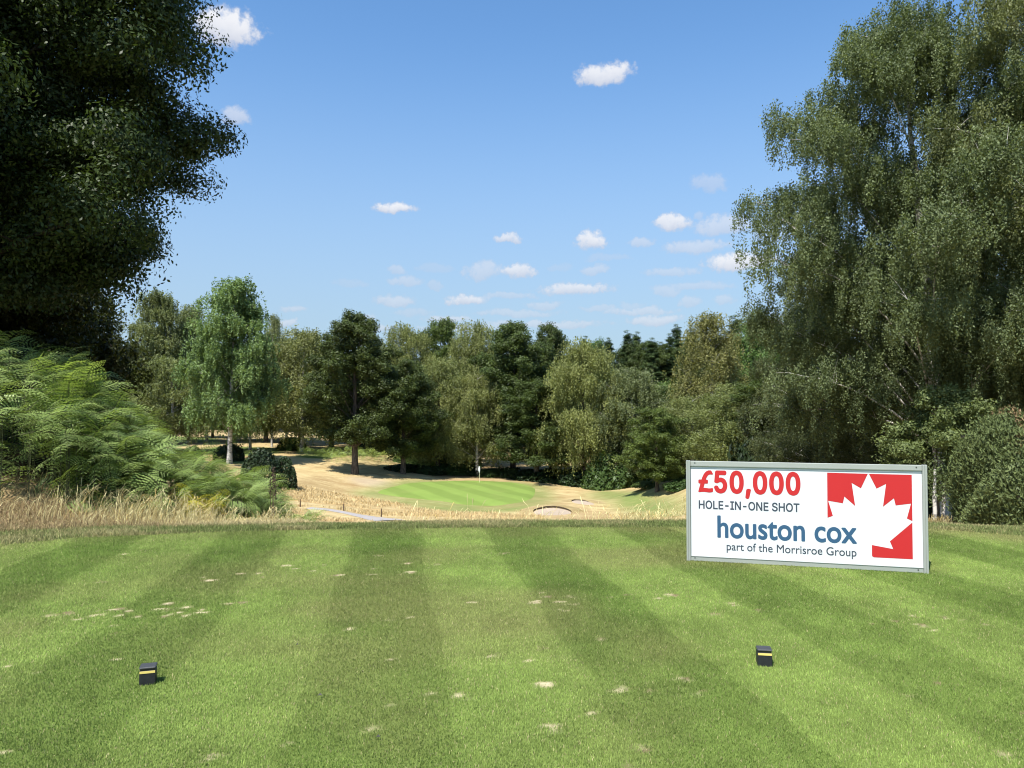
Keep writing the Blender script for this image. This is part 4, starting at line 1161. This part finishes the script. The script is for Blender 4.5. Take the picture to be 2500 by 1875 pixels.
TREES = [  # u, d, top row, width px, prototype, tint, label
 (388, 150, 712, 165, 'birchA', (.88, .90, .85), 'olive birch with a thin pointed top just right of the big oak'),
 (462, 155, 742, 130, 'birchC', (.95, .98, .9), 'slender birch between the pale pointed birch and the tall bright birch'),
 (425, 128, 868, 200, 'birchB', (.95, .97, .85), 'bushy low birch in front of the left birch clump'),
 (562, 113, 680, 205, 'birchA', (.88, 1.12, .95), 'tallest bright green birch of the left clump, standing above its neighbours'),
 (506, 160, 800, 120, 'birchC', (.85, .9, .85), 'pale stemmed birch half hidden behind the tall bright birch'),
 (612, 138, 830, 130, 'birchB', (.72, .78, .72), 'shaded birch at the right foot of the tall bright birch'),
 (665, 150, 765, 80, 'birchC', (.95, .95, .9), 'thin birch with a wispy bare-looking tip above the brownish birch'),
 (738, 138, 800, 215, 'birchB', (1.0, .95, .82), 'broad brownish olive weeping birch left of the dark oak'),
 (868, 112, 772, 205, 'oakA', (.80, .86, .84), 'dark round oak with a clear thick trunk at the left of the green'),
 (985, 117, 880, 165, 'oakB', (.80, .88, .84), 'lower dark oak leaning against the right side of the thick trunked oak'),
 (986, 152, 798, 155, 'willow', (1.05, 1.02, .80), 'pale olive tree with an open domed top between two oaks'),
 (1072, 158, 788, 140, 'oakC', (1.1, 1.25, .9), 'mid green oak with an open branching top behind the pale trees'),
 (1160, 142, 782, 170, 'birchB', (1.02, 1.0, .80), 'pale birch with a thin bright tip behind the green'),
 (1070, 126, 880, 170, 'willow', (1.02, 1.02, .84), 'olive yellow weeping tree behind the left part of the green'),
 (1165, 124, 905, 160, 'birchB', (1.04, 1.0, .82), 'lower olive birch behind the flag'),
 (1252, 128, 797, 190, 'oakA', (.86, .98, .92), 'big dark oak right of the flag, broader of the two side by side'),
 (1345, 136, 793, 120, 'oakB', (.85, .95, .9), 'narrow dark oak with a single raised tip right of the broad oak'),
 (1310, 120, 930, 190, 'oakB', (.78, .88, .84), 'low dark oak crown over a thick reddish trunk at the right end of the green'),
 (1424, 117, 836, 185, 'willow', (1.14, 1.10, .84), 'pale yellow-green weeping tree right of the dark oaks'),
 (1545, 115, 892, 185, 'birchB', (.78, .82, .82), 'dull grey-green weeping tree between the pale weeping tree and the russet birch'),
 (1622, 124, 940, 130, 'broad', (1.15, 1.2, .9), 'fresh green leafy tree in front of the russet birch'),
 (1603, 93, 1000, 150, 'oakC', (1.25, 1.35, 1.1), 'small oak on a straight dark trunk left of the sponsor board'),
 (1736, 104, 760, 200, 'birchC', (1.02, .90, .74), 'tall russet tinged birch with white limbs above the sponsor board'),
 (1690, 98, 960, 190, 'birchB', (.98, .98, .82), 'low olive birch just behind the left top corner of the sponsor board'),
 (1850, 122, 775, 150, 'broad', (1.0, 1.15, .9), 'green leafy tree rising between the russet birch and the near birches'),
 (1790, 150, 782, 120, 'pine', (1.0, 1.1, 1.0), 'dark pine behind the right shoulder of the russet birch'),
 (1800, 84, 930, 210, 'birchB', (.95, .98, .8), 'olive birch behind the top edge of the sponsor board'),
 (1880, 80, 900, 190, 'oakB', (.9, 1.0, .9), 'dark green oak behind the near birches and the board'),
 (1500, 142, 905, 150, 'oakB', (.95, 1.05, .9), 'dark green tree filling the gap behind the pale weeping tree'),
 (650, 165, 830, 160, 'oakC', (.8, .9, .85), 'dark tree behind the broad brownish birch, left of the oak'),
 (735, 165, 815, 170, 'oakB', (.85, .95, .9), 'distant dark treetop showing over the brownish birch'),
 (810, 150, 860, 160, 'oakB', (.7, .8, .78), 'dark tree in shade behind the thick trunked oak'),
 (920, 160, 850, 150, 'broad', (.8, .85, .75), 'leafy tree in the gap behind the lower dark oak'),
]
def place(u, d, vt, wpx, key, tint, label, group=None, rz=None, sink=.2):
    x = near(u, d); z = h1(x, d)
    H = EYE + (HORIZ - vt) / FPX * d - z
    if key[:3] == 'oak': tint = (tint[0] * 1.05, tint[1], tint[2] * .86)
    stand(PT[key], x, d, z - sink, H * 1.0, 1.2 * wpx / FPX * d, tuple(1.18 * k for k in tint), label, group=group, rz=(u * 1.7 + d) % 6.28 if rz is None else rz)
for t_ in TREES: place(*t_)

# the far wood: each tree on its own, the skyline ones set from the photograph's skyline
rng = np.random.default_rng(77)
SKY = [(1432, 828), (1490, 832), (1530, 815), (1556, 817), (1590, 832), (1632, 822), (1655, 800), (1400, 850), (1465, 845), (1610, 842), (1690, 812)]
for i, (u, vt) in enumerate(SKY):
    place(u, 222 + 9 * (i % 4), vt, 66, 'pine', (1.25, 1.3, 1.15), 'far pine making the pointed skyline right of the pale weeping tree', 'far skyline pines')
for i, u in enumerate(np.linspace(300, 1900, 27)):
    d = 215 + rng.uniform(0, 30); vt = float(np.interp(u, [300, 700, 900, 1300, 1500, 1700, 1900], [860, 850, 870, 868, 838, 828, 822])) + rng.uniform(-6, 14)
    place(u + rng.uniform(-15, 15), d, vt, rng.uniform(95, 135), ('oakB', 'broad', 'oakC')[i % 3], (.85, .95, .95), 'dim tree of the far wood showing between the nearer trunks and crowns', 'trees of the far wood')
for i, (u, d) in enumerate([(340, 140), (420, 150), (520, 175), (600, 170), (700, 180), (1020, 190), (1130, 182), (1220, 175), (1290, 170), (1380, 185), (1480, 180), (1700, 150), (1560, 175), (880, 195)]):
    place(u, d, 905 + (i * 37) % 40, 105, ('birchA', 'birchC', 'oakC')[i % 3], (.75, .8, .75), 'slim shaded tree standing in the gaps of the wood behind the green', 'slim trees behind the green')

# ---- shrubs
def shrub_meshes(seed, R_, H, n, leaf, leafm, lump=.25, aspect=.5):
    rng = np.random.default_rng(seed)
    D = rdir(rng, n); D[:, 2] = np.abs(D[:, 2]) - .05
    lm = 1 - lump + 2 * lump * fbm(D[:, 0] * 2.4 + 7 + seed, D[:, 1] * 2.4 + D[:, 2] * 2.2, seed, 3)
    P = D * np.array([R_, R_, H]) * (lm * rng.uniform(.62, 1.0, n) ** .5)[:, None]
    nr = unit(D * .7 + rdir(rng, n) * .8 + (0, 0, .35)); s = leaf * rng.uniform(.6, 1.3, n)
    V, F = leaf_quads(P, nr, rdir(rng, n), s, s * aspect)
    tint = np.clip(.46 + .5 * (fbm(P[:, 0] * 2 / R_ + 3, P[:, 2] * 2 / R_, seed + 3, 2) - .5) + rng.normal(0, .17, n), 0, 1)
    cm = np_mesh('foliage', V, F, M[leafm], {'tint': ('FLOAT', 'FACE', tint)}, link=False)
    B = Bag()
    for i in range(7):
        a = i * .9 + seed; e = np.array([math.cos(a) * R_ * .6, math.sin(a) * R_ * .6, H * (.5 + .05 * i)])
        B.add(*tube([(0, 0, -.2), e * .45 + (0, 0, .1 * H), e], np.array([.05, .03, .01]) * H * .6, 5))
    tm = np_mesh('stem', B.verts(), B.faces(), M['oak_bark'], smooth=True, link=False)
    return dict(trunk=tm, crown=cm, H=H, R=R_)
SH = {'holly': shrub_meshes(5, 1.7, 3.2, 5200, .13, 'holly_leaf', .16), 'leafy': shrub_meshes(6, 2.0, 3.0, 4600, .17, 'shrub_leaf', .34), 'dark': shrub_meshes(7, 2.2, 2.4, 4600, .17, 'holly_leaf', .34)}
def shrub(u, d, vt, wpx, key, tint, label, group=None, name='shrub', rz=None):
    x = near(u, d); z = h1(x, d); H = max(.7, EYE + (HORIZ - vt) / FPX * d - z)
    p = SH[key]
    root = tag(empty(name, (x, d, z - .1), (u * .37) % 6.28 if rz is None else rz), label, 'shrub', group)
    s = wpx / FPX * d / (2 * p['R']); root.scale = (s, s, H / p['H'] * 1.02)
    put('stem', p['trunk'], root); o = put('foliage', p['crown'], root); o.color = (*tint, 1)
shrub(637, 89, 1086, 98, 'holly', (1, 1, 1), 'rounded dark holly bush, larger of the two left of the dry slope', name='holly_bush')
shrub(697, 91, 1108, 60, 'holly', (1.1, 1.2, 1.0), 'smaller rounded holly bush touching the right side of the larger one', name='holly_bush')
shrub(1480, 113, 1098, 120, 'leafy', (1.0, 1.1, 1.0), 'broad leaved bush with glinting leaves right of the green')
shrub(1525, 116, 1075, 120, 'leafy', (.8, .95, .8), 'tall leafy bush between the glinting bush and the small oak')
shrub(1405, 118, 1135, 120, 'dark', (1.1, 1.2, 1.1), 'low dark bush in shade where the green falls away')
shrub(715, 141, 1066, 85, 'leafy', (.8, .95, .7), 'green bush under the brownish birch behind the holly bushes')
shrub(905, 146, 1068, 80, 'dark', (1.0, .8, .7), 'dark purplish bush behind the thick oak trunk')
shrub(1660, 100, 1140, 110, 'leafy', (1.1, 1.0, .75), 'brownish bush between the small oak and the sponsor board')
shrub(1585, 97, 1172, 90, 'leafy', (1.0, 1.0, .8), 'low scrubby bush at the foot of the small oak')
shrub(1660, 90, 1165, 80, 'leafy', (.8, .95, .8), 'dark low bush beside the left post of the sponsor board')
shrub(560, 118, 1075, 70, 'dark', (.9, .9, .8), 'dark bush between the birch trunks on the far left rise')
shrub(470, 112, 1085, 60, 'leafy', (.8, .8, .6), 'olive bush at the foot of the left birch clump')
for i, (u, d, vt, w, k) in enumerate([(985, 122, 1128, 100, 'dark'), (1040, 122, 1132, 90, 'dark'), (1100, 125, 1128, 95, 'leafy'), (1150, 126, 1138, 85, 'dark'), (1200, 125, 1142, 90, 'leafy'), (1245, 124, 1136, 80, 'dark'),
                                      (1290, 122, 1140, 100, 'dark'), (1340, 121, 1138, 110, 'dark'), (1060, 132, 1100, 90, 'leafy'), (1120, 140, 1060, 120, 'leafy'), (1010, 136, 1090, 110, 'leafy'), (1440, 124, 1140, 110, 'dark')]):
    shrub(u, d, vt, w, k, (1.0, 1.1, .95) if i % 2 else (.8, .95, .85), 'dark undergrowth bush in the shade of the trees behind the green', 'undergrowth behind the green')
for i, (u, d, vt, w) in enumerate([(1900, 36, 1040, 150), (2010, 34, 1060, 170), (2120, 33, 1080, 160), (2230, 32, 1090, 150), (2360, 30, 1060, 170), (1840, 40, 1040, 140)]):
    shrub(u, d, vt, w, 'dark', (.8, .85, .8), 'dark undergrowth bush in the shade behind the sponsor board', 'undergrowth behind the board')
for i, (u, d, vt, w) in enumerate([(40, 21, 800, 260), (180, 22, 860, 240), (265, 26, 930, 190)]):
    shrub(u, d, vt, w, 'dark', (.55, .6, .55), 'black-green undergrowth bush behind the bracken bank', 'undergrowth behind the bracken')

# ------------------------------------------------------------------ bracken
def frond_template(seed, npin=12, nl=5):
    """a bracken frond along +x, arching over: rows of toothed pinnae; returns leaf quads with their tint"""
    rng = np.random.default_rng(seed)
    P = []; T = []; Nn = []; S = []; Wd = []
    for i in range(npin):
        t = (i + .6) / npin
        arch = .95
        x = .10 + t * .90; z = .30 * math.sin(t * 1.9) - .30 * t * t
        ln = .40 * (1 - t) ** .75 * min(1, .55 + 2.2 * t) + .03
        for sd in (-1, 1):
            dirv = unit(np.array([.42 + .2 * t, sd * 1.0, -.10 + rng.normal(0, .10)]))
            nrm = unit(np.array([.25 * t + rng.normal(0, .10), -sd * .10, 1.0]))
            for k in range(nl):
                q = (k + .7) / nl
                c = np.array([x, 0, z]) + dirv * ln * q + np.array([0, 0, -.22 * ln * q * q])
                sz = ln * .10 * (1 - q) ** .6 + .008
                for s2 in (-1, 1):
                    perp = np.cross(nrm, dirv) * s2
                    tv = unit(perp + dirv * .55)
                    P.append(c + tv * sz * .5); T.append(tv); Nn.append(nrm); S.append(sz * .62); Wd.append(max(.006, ln / nl * .40))
    V, F = leaf_quads(np.array(P), np.array(Nn), np.array(T), np.array(S), np.array(Wd))
    q = np.linspace(0, 1, 8); R_ = np.column_stack([q, 0 * q, .30 * np.sin(q * 1.9) - .30 * q * q])
    SV, SF = tube(R_, .007 * (1 - q * .8), 4)
    return V, F, SV, SF
FT = [frond_template(s) for s in (1, 2, 3)]
FTL = [frond_template(s, 8, 4) for s in (4, 5)]

def bracken(name, X, Y, Z, stem, ln, yaw, pitch, tint, label, templates, stems=True):
    rng = np.random.default_rng(len(X))
    LV = []; LF = []; LT = []; n0 = 0; B = Bag()
    for i in range(len(X)):
        V, F, SV, SF = templates[i % len(templates)]
        cp, sp, cy, sy = math.cos(pitch[i]), math.sin(pitch[i]), math.cos(yaw[i]), math.sin(yaw[i])
        roll = rng.normal(0, .42); cr, sr = math.cos(roll), math.sin(roll)
        Rm = np.array([[cy, -sy, 0], [sy, cy, 0], [0, 0, 1]]) @ np.array([[cp, 0, -sp], [0, 1, 0], [sp, 0, cp]]) @ np.array([[1, 0, 0], [0, cr, -sr], [0, sr, cr]])
        o = np.array([X[i], Y[i], Z[i] + stem[i]])
        LV.append((V * ln[i]) @ Rm.T + o); LF.append(F + n0); n0 += len(V)
        LT.append(np.clip(tint[i] + rng.normal(0, .07, len(F)), 0, 1))
        if stems:
            B.add((SV * ln[i]) @ Rm.T + o, SF)
            if i % 3 == 0: B.add(*tube([(X[i], Y[i], Z[i] - .05), (X[i] + .02, Y[i], Z[i] + stem[i] * .6), o], [.008, .007, .006], 4))
    V = np.concatenate(LV); F = np.concatenate(LF); t = np.concatenate(LT)
    mats = [M['fern_leaf'], M['fern_stem']]
    if stems:
        SV, SF = B.verts(), B.faces()[0]
        F = np.concatenate([F, SF + len(V)]); V = np.concatenate([V, SV]); t = np.concatenate([t, np.full(len(SF), .5)])
    o = np_mesh(name, V, F, mats, {'tint': ('FLOAT', 'FACE', t)})
    if stems:
        mi = np.zeros(len(F), dtype=np.int32); mi[-len(SF):] = 1
        o.data.polygons.foreach_set('material_index', mi)
    return tag(o, label, 'bracken', kind='stuff')
M['fern_stem'] = plain('fern_stem', (.07, .075, .028), rough=.7, var=.3)

def bracken_bank():
    rng = np.random.default_rng(21)
    n = 2000
    u = np.where(rng.random(n) < .5, rng.uniform(-260, 695, n), rng.uniform(120, 700, n))
    back = rng.random(n) ** .8
    d0 = np.interp(u, [-260, 0, 120, 300, 500, 690], [11.7, 11.9, 12.1, 12.5, 12.7, 13.1])
    d = d0 + back * np.interp(u, [-260, 0, 300, 690], [3.6, 3.4, 2.4, 1.3])
    x = near(u, d)
    z = height(x, d)
    sil = np.interp(u, [-260, 0, 68, 147, 215, 271, 339, 395, 450, 560, 633, 690], [790, 835, 856, 880, 936, 982, 1040, 1092, 1112, 1150, 1172, 1215])   # skyline of the bank in the photo
    top = EYE + (HORIZ - sil + 4) / FPX * d                        # highest frond tip wanted here
    room = np.maximum(top - z, .18)
    lev = np.where(rng.random(n) < .36, .04 + .4 * rng.random(n), .30 + .68 * np.sqrt(rng.random(n)))
    lev = np.minimum(lev, .42 + .75 * back + .15 * rng.random(n))
    ln = np.clip(room * .50, .34, .78) * rng.uniform(.75, 1.15, n)
    stem = np.clip(room * lev - .06 * ln, .04, None)
    yaw = rng.normal(-.7, 1.1, n)
    pitch = rng.normal(-.02, .38, n).clip(-.9, .9)
    tint = np.clip(.38 + rng.normal(0, .15, n) + .22 * (lev - .5), 0, 1)
    bracken('bracken', x, d, z, stem, ln, yaw, pitch, tint, 'tall bank of green bracken fronds at the left of the tee', FT)
    # one yellowing clump in front, and a small tuft at the tee's lip
    n = 26; u = rng.normal(505, 16, n); d = 12.55 + rng.random(n) * .4; x = near(u, d); z = height(x, d)
    o = bracken('bracken', x, d, z, rng.uniform(.05, .32, n), rng.uniform(.35, .55, n), rng.normal(-1.2, .8, n), rng.normal(.5, .3, n), rng.uniform(.6, 1, n), 'yellowing bracken clump in the dry grass before the bank', FT); o.color = (1.7, 1.22, .55, 1)
    n = 46; u = rng.normal(718, 24, n); d = 13.0 + rng.random(n) * .9; x = near(u, d); z = height(x, d)
    bracken('bracken', x, d, z, rng.uniform(.03, .26, n), rng.uniform(.3, .5, n), rng.normal(-.6, 1.2, n), rng.normal(.35, .3, n), rng.uniform(.25, .6, n), 'small bracken tuft at the lip of the tee right of the dry grass', FT)
    # bracken below the dark oak
    n = 1100; u = rng.uniform(795, 1060, n); d = 121 + rng.random(n) * 20
    x = near(u, d); z = height(x, d)
    bracken('bracken', x, d, z, rng.uniform(.2, 1.5, n) * (.5 + .5 * smooth(u, 790, 860)), rng.uniform(.9, 1.4, n), rng.normal(-1.2, 1.3, n), rng.normal(.35, .3, n), rng.uniform(.35, .9, n), 'sunlit bracken patch behind the thick oak trunk', FTL, stems=False)
    n = 200; u = rng.uniform(730, 800, n); d = 126 + rng.random(n) * 6; x = near(u, d); z = height(x, d)
    bracken('bracken', x, d, z, rng.uniform(.2, .9, n), rng.uniform(.8, 1.2, n), rng.normal(-1.2, 1.3, n), rng.normal(.35, .3, n), rng.uniform(.2, .6, n), 'small bracken patch under the brownish birch', FTL, stems=False)
bracken_bank()

# the dead dock with brown seed heads at the end of the bank
def dock():
    d = 12.9; x = near(668, d); z = h1(x, d); rng = np.random.default_rng(3)
    root = tag(empty('seed_plant', (x, d, z)), 'dead brown seed plant with clustered heads at the right end of the bracken', 'plant')
    top = EYE + (HORIZ - 1140) / FPX * d - z
    B = Bag(); HB = Bag()
    for dx, h_, r_ in ((-.01, 1.0, .05), (.055, .72, .03), (-.05, .80, .035), (.02, .88, .04)):
        e = np.array([dx, rng.normal(0, .03), top * h_])
        B.add(*tube([(0, 0, 0), e * .5 + (dx * .2, 0, 0), e], [.006, .005, .003], 5))
        n = int(110 * h_); t = rng.uniform(.70, 1.0, n)
        P = e * t[:, None] + rdir(rng, n) * (r_ * rng.random(n) ** .5)[:, None]
        s = rng.uniform(.008, .016, n)
        HB.add(*leaf_quads(P, rdir(rng, n), rdir(rng, n), s, s * .7))
    np_mesh('stem', B.verts(), B.faces(), plain('dead_stem', (.12, .08, .05), rough=.9), parent=root)
    np_mesh('seed_head', HB.verts(), HB.faces(), plain('seed_head', (.085, .055, .038), rough=.9, var=.4), parent=root)
dock()
